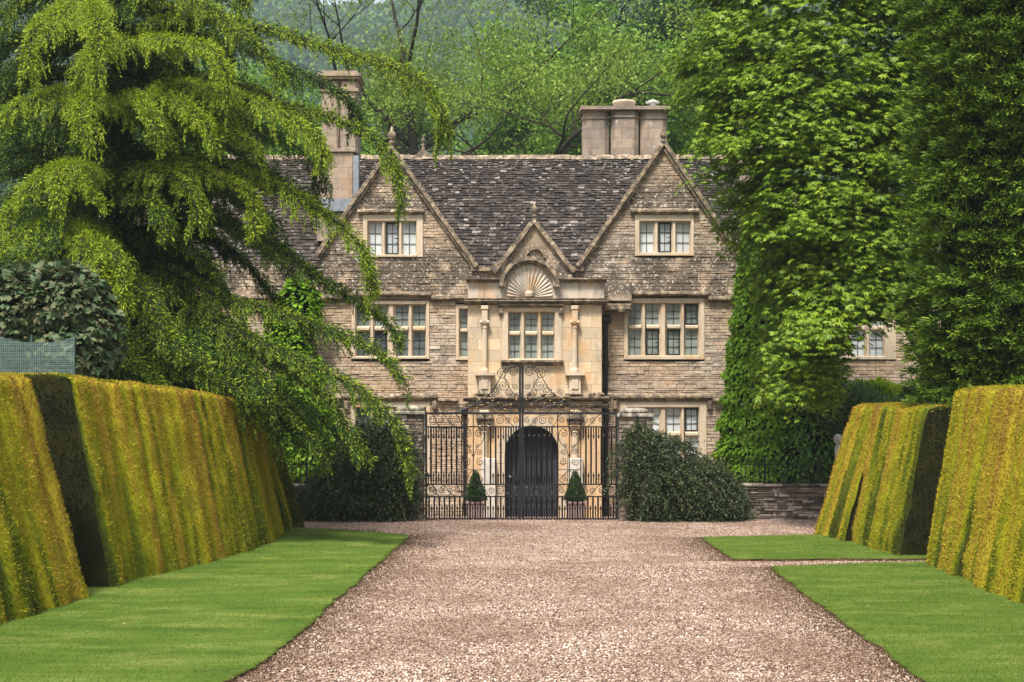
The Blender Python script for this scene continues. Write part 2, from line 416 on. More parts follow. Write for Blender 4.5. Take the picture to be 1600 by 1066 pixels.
# a few fallen leaves
n = 260; x = rng.uniform(-5.5, 7, n); y = rng.uniform(12.5, 33, n)
V, Fa = leaves(np.column_stack([x, y, np.full(n, .05)]), np.column_stack([rng.normal(0, 1, (n, 2)), rng.normal(0, .15, n)]), rng.uniform(.02, .045, n), rng.uniform(.012, .025, n), np.tile([0, 0, 1.], (n, 1)))
kind(fast('fallen_leaves', V, Fa, leaf_mat('fallen_leaf', (.12,.07,.03), (.30,.22,.10), (.55,.50,.35), .1, .8, 3)), 'stuff')

# ------------------------------------------------------------------ clipped yew hedges
M_hedge = m_hedge()
def hedge(label, base, z0, z1, batter, depth, seed, side, endshade=(0.1, 0.1), endbat=(.1, .1), ribw=(.45, 1.1), tonebias=0.0, dens=2200, group=None):
    """base: bottom line of the face towards the drive, near end first. side: +1 stands right of the drive, -1 left"""
    r = np.random.default_rng(seed); pts = ipts([(x, y, 0) for x, y in base], 200)[:, :2]
    seg = np.linalg.norm(np.diff(pts, axis=0), axis=1); cum = np.concatenate([[0], np.cumsum(seg)]); L = cum[-1]
    w = []; 
    while sum(w) < L: w.append(r.uniform(*ribw))
    e = np.cumsum([0]+w); e = e*L/e[-1]
    rt = r.uniform(0, 1, len(w)); rd = r.uniform(.6, 1.2, len(w))
    def surf(u, v, part):
        """point on the shell and its outward normal; part 0 face, 1 top, 2 near end, 3 far end, 4 back"""
        uu = np.clip(u, 0, L); cx = np.interp(uu, cum, pts[:,0]); cy = np.interp(uu, cum, pts[:,1])
        a = np.interp(np.clip(uu-.3, 0, L), cum, pts[:,0]), np.interp(np.clip(uu-.3, 0, L), cum, pts[:,1])
        b = np.interp(np.clip(uu+.3, 0, L), cum, pts[:,0]), np.interp(np.clip(uu+.3, 0, L), cum, pts[:,1])
        tx, ty = b[0]-a[0], b[1]-a[1]; q = np.hypot(tx, ty); tx, ty = tx/q, ty/q
        ox, oy = -side*np.abs(ty), side*tx*np.sign(ty+1e-9)*1.0
        i = np.clip(np.searchsorted(e, uu, 'right')-1, 0, len(w)-1); f = (uu-e[i])/(e[i+1]-e[i])
        bul = .12*rd[i]*np.sqrt(np.clip(np.sin(np.pi*f), 0, 1)) + .03*noise1(uu*1.9, seed+30) + .03*noise1(uu*5.1, seed+31)
        top = z0 + (z1-z0)*uu/L + .015*noise1(uu*2, seed) + .05*bul
        return cx, cy, tx, ty, ox, oy, bul, top, i, f
    def place(u, v, d):
        # v height fraction, d depth across (0 face .. 1 back)
        cx, cy, tx, ty, ox, oy, bul, top, i, f = surf(u, v, 0)
        vv = v
        lean = batter*vv + .10*np.clip(.12-vv, 0, 1)*6*.25 - bul*(1-.35*vv)*(d < .02)
        back = depth - .1*vv; off = lean*(1-d) + back*d
        off = off + .025*noise2(u*5+seed, vv*9, seed+1)*(d < .02) + .05*np.clip((vv-.975)/.025, 0, 1)*(d < .02)
        eb = (endbat[0]*(1-uu_(u)) - endbat[1]*uu_(u))*vv
        return np.stack([cx - ox*off + tx*eb, cy - oy*off + ty*eb, .0 + top*vv - .04*np.clip((vv-.975)/.025, 0, 1)*(d < .02)], -1), i
    def uu_(u): return (np.clip(u/L, 0, 1) > .5)*np.clip((np.abs(u/L-.5)*2-.6)/.4, 0, 1) if False else np.where(u/L > .5, np.clip((u/L-.8)/.2, 0, 1), 0)
    nu, nv, nd = int(L/.06)+2, 40, 12
    parts, tones = [], []
    def grid(A, B, fun, tf):
        a, b = np.meshgrid(A, B); P_ = fun(a.ravel(), b.ravel()); n1 = len(A)
        i = np.arange((len(B)-1)*n1).reshape(-1, n1)[:, :-1].ravel()
        parts.append((P_, np.stack([i, i+1, i+n1+1, i+n1], 1))); tones.append(tf(a.ravel(), b.ravel(), P_))
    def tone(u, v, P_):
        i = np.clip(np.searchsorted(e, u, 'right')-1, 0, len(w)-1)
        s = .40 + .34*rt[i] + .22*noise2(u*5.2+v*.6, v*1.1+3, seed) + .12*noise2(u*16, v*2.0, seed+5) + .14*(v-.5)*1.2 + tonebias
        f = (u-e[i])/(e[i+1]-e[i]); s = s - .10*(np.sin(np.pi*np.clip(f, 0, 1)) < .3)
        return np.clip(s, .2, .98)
    def eshade(k): return lambda a, b, P_: np.clip(endshade[k] + .07*noise2(a*9, b*14, seed+8) + .25*np.clip((b-.97)/.03, 0, 1), 0, 1)  # end faces coloured darker: gap shade plus missing new growth
    grid(np.linspace(0, L, nu), np.linspace(0, 1, nv), lambda u, v: place(u, v, 0*u)[0], tone)
    grid(np.linspace(0, L, nu), np.linspace(0, 1, nd), lambda u, d: place(u, np.ones_like(u), d)[0], lambda u, d, P_: np.clip(.55+.3*noise2(u*4, d*6, seed), .3, .95))
    grid(np.linspace(0, 1, nd), np.linspace(0, 1, nv), lambda d, v: place(0*d, v, d)[0], eshade(0))
    grid(np.linspace(0, 1, nd), np.linspace(0, 1, nv), lambda d, v: place(0*d+L, v, d)[0], eshade(1))
    grid(np.linspace(0, L, 12), np.linspace(0, 1, 4), lambda u, v: place(u, v, 0*u+1)[0], lambda u, v, P_: 0*u+.25)
    Vc, Fc = merge(parts); Tc = np.concatenate(tones)*.68  # core tone lowered to put shade in the gaps between tufts
    # tufts over every shell but the back
    tv, tt = [], []
    ctr = Vc.mean(0)
    for gi in range(4):
        Pg_, Fg = parts[gi]; A = Pg_[Fg]; nr = np.cross(A[:,2]-A[:,0], A[:,3]-A[:,1]); ar = np.linalg.norm(nr, axis=1)*.5
        nr = norm(nr); c = A.mean(1)
        ref = (c-ctr)*np.array([1, .02 if gi == 0 else 1, 0 if gi != 1 else 1])
        if gi == 0: ref = np.column_stack([np.full(len(c), -side), np.zeros((len(c), 2))])
        if gi == 1: ref = np.tile([0, 0, 1.], (len(c), 1))
        nr = nr*np.sign((nr*ref).sum(1, keepdims=True)+1e-9)
        n = int(ar.sum()*dens); pick = rng.choice(len(Fg), n, p=ar/ar.sum()); ab = rng.random((n, 2))
        q = A[pick]; p_ = q[:,0]+(q[:,1]-q[:,0])*ab[:,:1]+(q[:,3]-q[:,0])*ab[:,1:]
        D = nr[pick]*.8 + np.array([0, 0, .55]) + rng.normal(0, .45, (n, 3))
        if gi == 1: D = nr[pick] + rng.normal(0, .5, (n, 3))
        V_, _ = leaves(p_-nr[pick]*.015, D, rng.uniform(.028, .065, n), rng.uniform(.010, .019, n)); tv.append(V_)
        tg = tones[gi][Fg[pick, 0]] + rng.normal(0, .09, n); tt.append(np.repeat(np.clip(tg, 0, 1), 4))
    Vt = np.concatenate(tv)
    V, Fa = merge([(Vc, Fc), (Vt, np.arange(len(Vt)).reshape(-1, 4))])
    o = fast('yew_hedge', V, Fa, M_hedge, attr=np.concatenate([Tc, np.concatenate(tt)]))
    return tag(o, label, 'hedge', group)

LH = [g(168,921), g(205,908), g(244,900), g(314,883), g(401,857), g(440,836)]
def pull(pts, d): return [(x-d, y) for x, y in pts]
hedge('long ribbed yew hedge left of the drive, its shaded near end coloured dark green', LH, 3.17, 2.84, .62, 2.4, 11, -1, (.03, .2), (.05, .1))
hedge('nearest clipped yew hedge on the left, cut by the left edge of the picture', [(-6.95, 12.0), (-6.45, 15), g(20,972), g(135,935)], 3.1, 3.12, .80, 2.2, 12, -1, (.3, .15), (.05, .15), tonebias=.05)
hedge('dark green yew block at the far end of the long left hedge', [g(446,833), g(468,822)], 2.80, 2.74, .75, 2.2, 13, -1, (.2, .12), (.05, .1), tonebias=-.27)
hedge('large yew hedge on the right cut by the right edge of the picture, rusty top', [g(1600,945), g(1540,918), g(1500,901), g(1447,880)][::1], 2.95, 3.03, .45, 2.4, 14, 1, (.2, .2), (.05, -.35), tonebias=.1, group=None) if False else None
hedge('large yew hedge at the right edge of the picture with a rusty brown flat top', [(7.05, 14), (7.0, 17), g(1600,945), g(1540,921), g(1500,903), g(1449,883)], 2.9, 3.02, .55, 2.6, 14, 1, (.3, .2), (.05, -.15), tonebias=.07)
hedge('middle yew block on the right, its broad shaded near end coloured dark green', [g(1408,871), g(1370,860), g(1326,845)], 2.72, 2.80, .55, 2.3, 15, 1, (.05, .2), (.05, .1))
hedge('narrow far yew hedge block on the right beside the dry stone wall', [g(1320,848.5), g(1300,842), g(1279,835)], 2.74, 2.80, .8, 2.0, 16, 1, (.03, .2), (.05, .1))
# ------------------------------------------------------------------ manor house
YH = 39.5
M_rub = m_rubble(); M_ash = m_ashlar(); M_dress = m_ashlar('dressed_stone', (.52,.40,.27), (.60,.49,.36), (.47,.38,.29), .35, False)
M_cop = m_weathered(); M_roof = m_roof(); M_dry = m_drystone()
M_chim = m_ashlar('chimney_stone', (.25,.19,.15), (.36,.29,.23), (.20,.165,.145), .9, True)
M_mort = m_flat('lime_mortar', (.24,.19,.145), .95, .1, var=.4, sc=12)
M_lead = m_flat('lead', (.22,.24,.27), .5, .4, .3); M_black = m_flat('black_iron', (.012,.012,.013), .45, .4)
M_shell = m_ashlar('pale_carved_stone', (.50,.43,.36), (.54,.47,.39), (.36,.31,.26), 1.0, False)
M_gl_pale = m_glass('pale_blind_glass', (.55,.58,.58), (.36,.39,.40)); M_gl_green = m_glass('green_grey_glass', (.22,.255,.23), (.10,.125,.11))
M_gl_dark = m_glass('dark_glass', (.09,.11,.11), (.015,.02,.02))
house = thing('manor_house', 'Jacobean stone manor house with twin gables and dark stone tiled roof behind the gates', 'house', (X(828, YH), YH, -.22))
hp = lambda px, py: (X(px, YH), Z(py, YH))
TOP = [(60,405),(497,405),(612,238),(742,420),(905,420),(1037,231),(1155,405),(1182,405)]
TOPW = [hp(*p) for p in TOP]
def top_at(x): return float(np.interp(x, [p[0] for p in TOPW], [p[1] for p in TOPW]))
def intervals(z, zt):
    """stretches of the facade outline that are wall over the whole course z..zt"""
    xs = np.linspace(TOPW[0][0], TOPW[-1][0], 900); ok = np.array([top_at(x) >= zt for x in xs]); out = []; s = None
    for x, k in zip(xs, ok):
        if k and s is None: s = x
        if not k and s is not None: out.append((s, x)); s = None
    if s is not None: out.append((s, xs[-1]))
    return out
def cut(iv, holes, z, zt):
    for hx0, hx1, hz0, hz1 in holes:
        if hz0 < zt-.01 and hz1 > z+.01:
            nv = []
            for a, b in iv:
                if hx1 <= a or hx0 >= b: nv.append((a, b)); continue
                if hx0 > a: nv.append((a, hx0))
                if hx1 < b: nv.append((hx1, b))
            iv = nv
    return [(a, b) for a, b in iv if b-a > .03]
def rect(px0, px1, py0, py1, Y=YH): return (X(px0, Y), X(px1, Y), Z(py1, Y), Z(py0, Y))
WIN = {}   # surround rectangles
def rubble(m, mb, Y, z0, z1, ivf, holes, hr=(.05, .115), wr=(.1, .38), depth=.09):
    z = z0; r = random.Random(int(Y*100))
    while z < z1:
        h = r.uniform(*hr); zt = min(z+h, z1)
        for a, b in cut(ivf(z, zt), holes, z, zt):
            mb.box(a, b, Y+.014, Y+.45, z, zt)
            x = a
            while x < b-.02:
                w_ = r.uniform(*wr); 
                if b-(x+w_) < .1: w_ = b-x
                m.stone(x+.004, x+w_-.004, Y+r.uniform(-.016, .009), Y+depth, z+.004, zt-.004, .010, 0, .003); x += w_
        z = zt
def window(label, sur, lx, ly, Y, glass, hood=None, dark=(), bars=(1, 2), sill=True, parent=None):
    """sur: surround in pixels; lx, ly: pixel spans of the lights"""
    parent = parent or house
    x0, x1, z0, z1 = rect(*sur, Y); m = MB()
    L = [(X(a, Y), X(b, Y)) for a, b in lx]; Vv = sorted([(Z(b, Y), Z(a, Y)) for a, b in ly])
    a0, a1, b0, b1 = L[0][0], L[-1][1], Vv[0][0], Vv[-1][1]; yf, yb = Y-.028, Y+.3
    m.stone(x0, a0-.035, yf, yb, z0, z1, .008); m.stone(a1+.035, x1, yf, yb, z0, z1, .008)
    m.stone(a0-.035, a1+.035, yf, yb, b1+.03, z1, .008)
    if z0 < b0-.05: m.stone(a0-.035, a1+.035, yf-.03 if sill else yf, yb, z0, b0-.02, .01)
    # splayed inner frame, mullions and transoms
    def mull(xa, xb, za, zb): m.add([(xa-.0,Y+.14,za),(xa+(xb-xa)*.3,Y+.02,za),(xa+(xb-xa)*.7,Y+.02,za),(xb,Y+.14,za),(xb,yb,za),(xa,yb,za),
                                    (xa,Y+.14,zb),(xa+(xb-xa)*.3,Y+.02,zb),(xa+(xb-xa)*.7,Y+.02,zb),(xb,Y+.14,zb),(xb,yb,zb),(xa,yb,zb)],
                                   [(0,1,7,6),(1,2,8,7),(2,3,9,8),(3,4,10,9),(4,5,11,10),(5,0,6,11),(0,5,4,3,2,1),(6,7,8,9,10,11)])
    m.add([(a0-.035,Y-.01,b0-.02),(a0,Y+.14,b0),(a0,Y+.14,b1),(a0-.035,Y-.01,b1+.03)], [(0,1,2,3)])
    m.add([(a1+.035,Y-.01,b0-.02),(a1,Y+.14,b0),(a1,Y+.14,b1),(a1+.035,Y-.01,b1+.03)], [(3,2,1,0)])
    m.add([(a0-.035,Y-.01,b1+.03),(a0,Y+.14,b1),(a1,Y+.14,b1),(a1+.035,Y-.01,b1+.03)], [(0,1,2,3)])
    m.add([(a0-.035,Y-.01,b0-.02),(a0,Y+.14,b0),(a1,Y+.14,b0),(a1+.035,Y-.01,b0-.02)], [(3,2,1,0)])
    for i in range(len(L)-1): mull(L[i][1], L[i+1][0], b0-.02, b1+.03)
    for i in range(len(Vv)-1):
        za, zb = Vv[i][1], Vv[i+1][0]
        for p, q in L:
            m.add([(p,Y+.14,za),(q,Y+.14,za),(q,Y+.03,za+(zb-za)*.3),(p,Y+.03,za+(zb-za)*.3),(q,Y+.03,za+(zb-za)*.7),(p,Y+.03,za+(zb-za)*.7),(q,Y+.14,zb),(p,Y+.14,zb)],
                  [(0,1,2,3),(3,2,4,5),(5,4,6,7)])
    wo = m.build('window', M_dress, parent)
    if label: wo['label'] = label
    gm, bm_, cm = MB(), MB(), MB()
    for i, (p, q) in enumerate(L):
        for j, (c, d) in enumerate(Vv):
            r_ = random.Random(i*7+j+int(p*10)); tl = r_.uniform(-.006, .006)
            gm.add([(p,Y+.165+tl,c),(q,Y+.165-tl,c),(q,Y+.165-tl,d),(p,Y+.165+tl,d)], [(0,1,2,3)], 1 if (i, j) in dark else 0)
            for k in range(1, bars[0]+1): xx = p+(q-p)*k/(bars[0]+1); bm_.box(xx-.008, xx+.008, Y+.145, Y+.158, c, d)
            for k in range(1, bars[1]+1): zz = c+(d-c)*k/(bars[1]+1); bm_.box(p, q, Y+.143, Y+.1565, zz-.006, zz+.006)
            if (i, j) in WIN.get('case', {}).get(sur, ()):
                for s in ((p, p+.03, c, d), (q-.03, q, c, d), (p+.03, q-.03, c, c+.035), (p+.03, q-.03, d-.035, d)): cm.box(s[0], s[1], Y+.10, Y+.152, s[2], s[3])
                cm.box(q-.11, q-.03, Y+.08, Y+.11, (c+d)/2-.012, (c+d)/2+.012)
    gm.add(bm_.v, bm_.f, 2); gm.build('leaded_glass', [glass, M_gl_dark, M_black], wo)
    if cm.v: cm.build('casement', M_black, wo)
    if hood:
        hm_ = MB(); px0, px1, py0, py1, drop = hood; hx0, hx1, hz0, hz1 = rect(px0, px1, py0, py1, Y)
        hm_.add([(hx0,Y-.02,hz0),(hx1,Y-.02,hz0),(hx1,Y-.14,hz0+(hz1-hz0)*.45),(hx0,Y-.14,hz0+(hz1-hz0)*.45),(hx1,Y-.14,hz0+(hz1-hz0)*.75),(hx0,Y-.14,hz0+(hz1-hz0)*.75),(hx1,Y-.01,hz1+.02),(hx0,Y-.01,hz1+.02)],
                [(0,1,2,3),(3,2,4,5),(5,4,6,7),(0,3,5,7),(1,6,4,2)])
        if drop:
            d = drop/F*Y
            for a, b in ((hx0, hx0+.13), (hx1-.13, hx1)): hm_.stone(a, b, Y-.11, Y+.02, hz0-d, hz0-.002, .02)
        hm_.build('hood_mould', M_cop, wo)
    return wo
S1 = (567,661,336,402); S2 = (992,1084,336,400); S3 = (549,671,470,561); S4 = (975,1101,466,562); S5 = (969,1104,628,742); S6 = (549,672,628,742)
S7 = (712,733,476,563); SW = (1226,1400,470,562)
WIN['case'] = {S1: [(1,0)], S2: [(1,0)], S4: [(1,0),(2,0),(3,1)], S3: [(1,0)], S5: [(3,1)], SW: [(1,0),(2,0)]}
holes = [rect(*s) for s in (S1, S2, S3, S4, S5, S6, S7)]
# stones and backing wall
ms, mb = MB(), MB()
porchhole = (X(733, YH), X(938, YH), -1, Z(442, YH))
ms2 = MB()
rubble(ms, ms2, YH, Z(472, YH), 9.99, intervals, holes + [porchhole])
rubble(ms, ms2, YH, -.45, Z(472, YH), intervals, holes + [porchhole])
mb = ms2
mb.box(porchhole[0], porchhole[1], YH+.02, YH+.46, -.45, porchhole[3]-.01)
# gable end walls running back and a rear wall
mb.box(X(60, YH), X(1182, YH), YH+8.2, YH+8.6, -.4, 6.6)
mb.box(X(60, YH), X(60, YH)+.4, YH+.46, YH+8.2, -.4, 6.6); mb.box(X(1182, YH)-.4, X(1182, YH), YH+.46, YH+8.2, -.4, 6.6)
mb.box(X(60, YH)+.5, X(1182, YH)-.5, YH+.5, YH+.9, -.4, 6.2)      # inner lining behind the windows
ms.build('wall', M_rub, house); mb.build('wall_core', M_mort, house)
# dressed quoins at the right corner
# windows
l3 = lambda *a: list(a)
window('three light window with pale blinds in left gable', S1, [(576,595),(603,622),(629,649)], [(347,397)], YH, M_gl_pale, (559,663,328,336,0))
window('three light window with pale blinds in right gable', S2, [(1001,1021),(1030,1049),(1058,1078)], [(347,394)], YH, M_gl_pale, (985,1091,327,336,0))
window('first floor window half hidden by cedar boughs', S3, [(557,577),(585,604),(618,637),(645,664)], [(477,509),(518,556)], YH, M_gl_green, None, dark=[(0,0),(1,0),(2,0),(3,0)])
window('first floor four light window right of the porch', S4, [(983,1002),(1010,1030),(1043,1063),(1071,1091)], [(475,507),(515,555)], YH, M_gl_green)
window('ground floor window above the right shrub', S5, [(983,1002),(1010,1030),(1043,1063),(1071,1091)], [(638,674),(683,730)], YH, M_gl_pale, (957,1112,616,626,14))
window('ground floor window left of the gate', S6, [(557,577),(585,604),(618,637),(645,664)], [(638,674),(683,730)], YH, M_gl_green, (538,683,616,626,14))
window('narrow window beside the porch', S7, [(719,730)], [(484,513),(520,557)], YH, M_gl_green, None, bars=(0, 2))
# string courses
m = MB()
def string(px0, px1, py0, py1, Y, d=.16):
    a, b, c, e = rect(px0, px1, py0, py1, Y); n = max(2, int((b-a)/.55)); xs = np.linspace(a, b, n+1)
    for i in range(n):
        j = random.uniform(-.012, .012)
        p, q = xs[i]+.003, xs[i+1]-.003
        m.add([(p,Y-.0,c+j),(q,Y-.0,c+j),(q,Y-d,c+(e-c)*.4+j),(p,Y-d,c+(e-c)*.4+j),(q,Y-d+.01,c+(e-c)*.75),(p,Y-d+.01,c+(e-c)*.75),(q,Y+.02,e+j),(p,Y+.02,e+j)],
              [(0,1,2,3),(3,2,4,5),(5,4,6,7),(0,3,5,7),(1,6,4,2)])
for a, b, y0, y1 in ((60,548,461,471),(548,674,456,465),(674,733,461,471),(963,972,461,471),(972,1106,455,464),(1106,1182,463,473),(60,536,617,626),(685,716,622,630),(1114,1182,622,630)): m = MB(); string(a, b, y0, y1, YH); m.build('string_course', M_cop, house)
# gable copings, kneelers, finials
def coping(ax, ay, fx, fy, gx, gy):
    m = MB(); A, Lf, Rt = hp(ax, ay), hp(fx, fy), hp(gx, gy)
    for P_, Q_ in ((A, Lf), (A, Rt)):
        d = np.array(Q_)-np.array(P_); L = np.linalg.norm(d); d /= L; n_ = np.array([-d[1], d[0]]); n_ *= np.sign(n_[1])
        k = int(L/.6); s = np.linspace(-.02, L+.02, k+1)
        for i in range(k):
            p, q = np.array(P_)+d*(s[i]+.004), np.array(P_)+d*(s[i+1]-.004); j = random.uniform(-.006, .008)
            m.prism([tuple(p+n_*(.0+j)), tuple(q+n_*(.0+j)), tuple(q+n_*(.11+j)), tuple(p+n_*(.11+j))], YH-.16+j, YH+.34)
            m.prism([tuple(p-n_*(.07)), tuple(q-n_*(.07)), tuple(q+n_*(-.002+j)), tuple(p+n_*(-.002+j))], YH-.09, YH+.30)
    m.build('coping', M_cop, house)
coping(612, 236, 497, 402, 742, 418); coping(1037, 229, 905, 418, 1155, 404)
m = MB()
a, b, c, d = rect(736, 912, 418, 424); m.box(a, b, YH-.1, YH+.36, c, d); m.build('parapet', M_cop, house)
def finial(px, py_base, py_top, Y, parent=None, mat=None):
    x, zb, zt = X(px, Y), Z(py_base, Y), Z(py_top, Y); h = zt-zb; m = MB()
    pr = [(.20,0),(.20,.10),(.13,.14),(.12,.34),(.17,.38),(.19,.42),(.10,.46),(.09,.5),(.17,.58),(.20,.68),(.16,.78),(.08,.84),(.06,.88),(.08,.92),(.03,1.0)]
    m.lathe((x, Y+.1, zb), [(r*h*.75, z*h) for r, z in pr], 12); return m.build('finial', mat or M_cop, parent or house, True)
finial(612, 240, 196, YH); finial(1037, 234, 199, YH)
Yr = YH+4.4
m = MB(); a = at(661, 250, Yr); m.prism([(X(640,Yr),Z(252,Yr)),(X(683,Yr),Z(252,Yr)),(X(661,Yr),Z(232,Yr))], Yr-.1, Yr+.3); m.build('rear_gable', M_cop, house); finial(661, 236, 211, Yr)

# stone tiled roof, one course over the next
def tiled(m, x0f, x1f, P0, P1, e0=.175, e1=.105, wr=(.11, .27)):
    """P0 eave (y,z), P1 ridge (y,z)"""
    d = np.array(P1)-np.array(P0); L = np.linalg.norm(d); d /= L; n_ = np.array([-d[1], d[0]]); n_ *= np.sign(n_[1]); s = 0; r = random.Random(5)
    while s < L:
        e = e0+(e1-e0)*s/L; x = x0f(s/L); xe = x1f(s/L)
        while x < xe:
            w_ = r.uniform(*wr)*(1.1-.35*s/L); j = r.uniform(-.022, .022); t_ = r.uniform(.022, .045)
            a = np.array(P0)+d*(s+j)+n_*.055; b = np.array(P0)+d*(s+e*1.5)+n_*.015
            q = n_*t_; x1 = x+w_-.008; k = r.uniform(-.009, .009)*1
            v = [(x,a[0],a[1]+k),(x1,a[0],a[1]-k),(x1,b[0],b[1]),(x,b[0],b[1])]
            v += [(p[0],p[1]+q[0],p[2]+q[1]) for p in v]
            m.add(v, [(0,1,5,4),(1,2,6,5),(3,0,4,7),(4,5,6,7)]); x += w_
        s += e
m = MB(); Ye = YH+.3; rz = Z(249, Yr)
tiled(m, lambda t: X(60, YH), lambda t: X(1182, YH), (Ye, Z(428, Ye)), (Yr, rz))
m.add([(X(60,YH),Ye-.0,Z(428,Ye)-.05),(X(1182,YH),Ye,Z(428,Ye)-.05),(X(1182,YH),Yr,rz-.03),(X(60,YH),Yr,rz-.03),(X(1182,YH),YH+8.7,6.4),(X(60,YH),YH+8.7,6.4)], [(0,1,2,3),(3,2,4,5)])
m.add([(X(60,YH),Ye,6.3),(X(60,YH),Yr,rz-.1),(X(60,YH),YH+8.6,6.3)], [(0,1,2)]); m.add([(X(1182,YH),Ye,6.3),(X(1182,YH),Yr,rz-.1),(X(1182,YH),YH+8.6,6.3)], [(2,1,0)])
m.build('roof', M_roof, house)
m = MB(); x = X(60, YH)
while x < X(1182, YH):
    w_ = random.uniform(.35, .55); j = random.uniform(-.015, .02)
    m.add([(x,Yr-.17,rz-.03+j),(x+w_-.01,Yr-.17,rz-.03+j),(x+w_-.01,Yr,rz+.13+j),(x,Yr,rz+.13+j),(x+w_-.01,Yr+.17,rz-.03+j),(x,Yr+.17,rz-.03+j)], [(0,1,2,3),(3,2,4,5),(0,3,5),(1,4,2)]); x += w_
m.build('ridge_stones', M_cop, house)
# cross roofs behind the gables
for ax, ay, fx, fy, gx, gy in ((612,240,497,404,742,420),(1037,233,905,420,1155,406)):
    A, Lf, Rt = hp(ax, ay), hp(fx, fy), hp(gx, gy); m = MB()
    for Q_ in (Lf, Rt):
        for k in range(26):
            for q in range(10):
                s0, s1 = k/26, (k+1.4)/26; p = np.array(A)*(1-s0)+np.array(Q_)*s0; e = np.array(A)*(1-s1)+np.array(Q_)*s1
                y0, y1 = YH+.36+q*.4, YH+.36+(q+1)*.4-.01; j = .012*random.random()
                m.add([(p[0],y0,p[1]-.03),(p[0],y1,p[1]-.03),(e[0],y1,e[1]+.0+j),(e[0],y0,e[1]+.0+j),(e[0],y0,e[1]-.04),(e[0],y1,e[1]-.04)], [(0,1,2,3),(3,2,5,4)])
    m.build('gable_roof', M_roof, house)

# chimneys
def stack(px0, px1, py_top, py_bot, Y, n=8, label=None, pot=None):
    m = MB(); r = (X(px1,Y)-X(px0,Y))/2*1.06; x = (X(px0,Y)+X(px1,Y))/2; zb, zt = Z(py_bot, Y), Z(py_top, Y); h = zt-zb
    k = 1/math.cos(math.pi/n)
    def ch(rr, z0, z1):
        c = rr*.36; v = [(-rr+c,-rr),(rr-c,-rr),(rr,-rr+c),(rr,rr-c),(rr-c,rr),(-rr+c,rr),(-rr,rr-c),(-rr,-rr+c)]
        m.add([(x+a_, Y+b_, zb+z0) for a_, b_ in v]+[(x+a_, Y+b_, zb+z1) for a_, b_ in v], [(i, (i+1) % 8, 8+(i+1) % 8, 8+i) for i in range(8)]+[tuple(range(8, 16)), tuple(range(7, -1, -1))])
    for rr, z0, z1 in ((r*.92, 0, h-.36), (r*1.0, h-.359, h-.31), (r*.9, h-.309, h-.15), (r*1.02, h-.149, h-.10), (r*1.12, h-.099, h-.03), (r*.95, h-.029, h)): ch(rr, z0, z1)
    o = m.build('chimney', M_chim, house)
    if label: o['label'] = label
    if pot == 'pot': q = MB(); q.lathe((x, Y, zt), [(r*.75,0),(r*.72,.12),(r*.78,.15),(r*.78,.22),(r*.6,.24)], 16); q.build('chimney_pot', M_dress, o, True)
    if pot == 'cowl':
        q = MB(); q.lathe((x, Y, zt), [(r*.7,0),(r*.5,.06),(r*.2,.12),(r*.2,.22)], 16); q.lathe((x, Y, zt+.22), [(r*.5,0),(r*.5,.02),(r*.05,.1)], 16); q.build('cowl', m_flat('cowl', (.6,.6,.58), .6), o)
    return o
stack(909, 951, 172, 262, YH+5.0); stack(953, 997, 170, 262, YH+4.98, pot='pot'); stack(999, 1041, 172, 262, YH+5.0, pot='cowl')
m = MB(); a, b, c, d = rect(906, 1044, 172, 177, YH+5); m.box(a, b, YH+4.42, YH+5.5, c, d+.004); m.build('chimney_cap', M_chim, house)
Yc = YH+1.5
m = MB(); a, b, c, d = rect(499, 555, 243, 316, Yc); m.stone(a, b, Yc-.55, Yc+.75, c-1.2, d, .02); m.box(a-.06, b+.06, Yc-.61, Yc+.81, d+.002, d+.09)
m.build('chimney_base', M_chim, house)
m = MB(); m.box(b+.005, b+.16, Yc-.58, Yc-.2, c-1.2, d-.1); m.box(a-.2, b+.1, Yc-.64, Yc-.57, c-.35, c); m.build('lead_flashing', M_lead, house)
o = MB(); a, b, c, d = rect(505, 561, 124, 243, Yc); w_ = b-a
o.stone(a, a+w_*.49, Yc-.42, Yc+.5, c, d-.1, .07); o.stone(a+w_*.51, b, Yc-.42, Yc+.5, c, d-.1, .07)
o.box(a-.03, b+.03, Yc-.46, Yc+.54, d-.45, d-.36); o.box(a-.06, b+.06, Yc-.5, Yc+.58, d-.098, d-.03); o.box(a-.11, b+.11, Yc-.55, Yc+.63, d-.028, d+.06); o.box(a, b, Yc-.4, Yc+.5, d+.062, d+.16)
o.build('chimney', M_chim, house)

# ------------------------------------------------------------------ porch bay
YP = YH-.8
def pr(px0, px1, py0, py1, Y=YP): return rect(px0, px1, py0, py1, Y)
PB = Z(812, YP)-.05
SP = (785,878,474,570)
porch = None
def cells(mm, x0, x1, z0, z1, hs, Ya, Yb):
    xs = sorted({x0, x1, *[h[0] for h in hs], *[h[1] for h in hs]}); zs = sorted({z0, z1, *[h[2] for h in hs], *[h[3] for h in hs]})
    for i in range(len(zs)-1):
        run = None
        for j in range(len(xs)-1):
            cx, cz = (xs[j]+xs[j+1])/2, (zs[i]+zs[i+1])/2
            hit = any(h[0] < cx < h[1] and h[2] < cz < h[3] for h in hs)
            if not hit and run is None: run = xs[j]
            if (hit or j == len(xs)-2) and run is not None: mm.box(run, xs[j] if hit else xs[j+1], Ya, Yb, zs[i], zs[i+1]); run = None
m = MB(); x0, x1 = X(731, YP), X(940, YP); door = pr(789, 873, 665, 812); door = (door[0], door[1], PB-.1, door[3])
cells(m, x0, x1, PB-.1, Z(470, YP), [pr(*SP), door], YP, YH-.02)
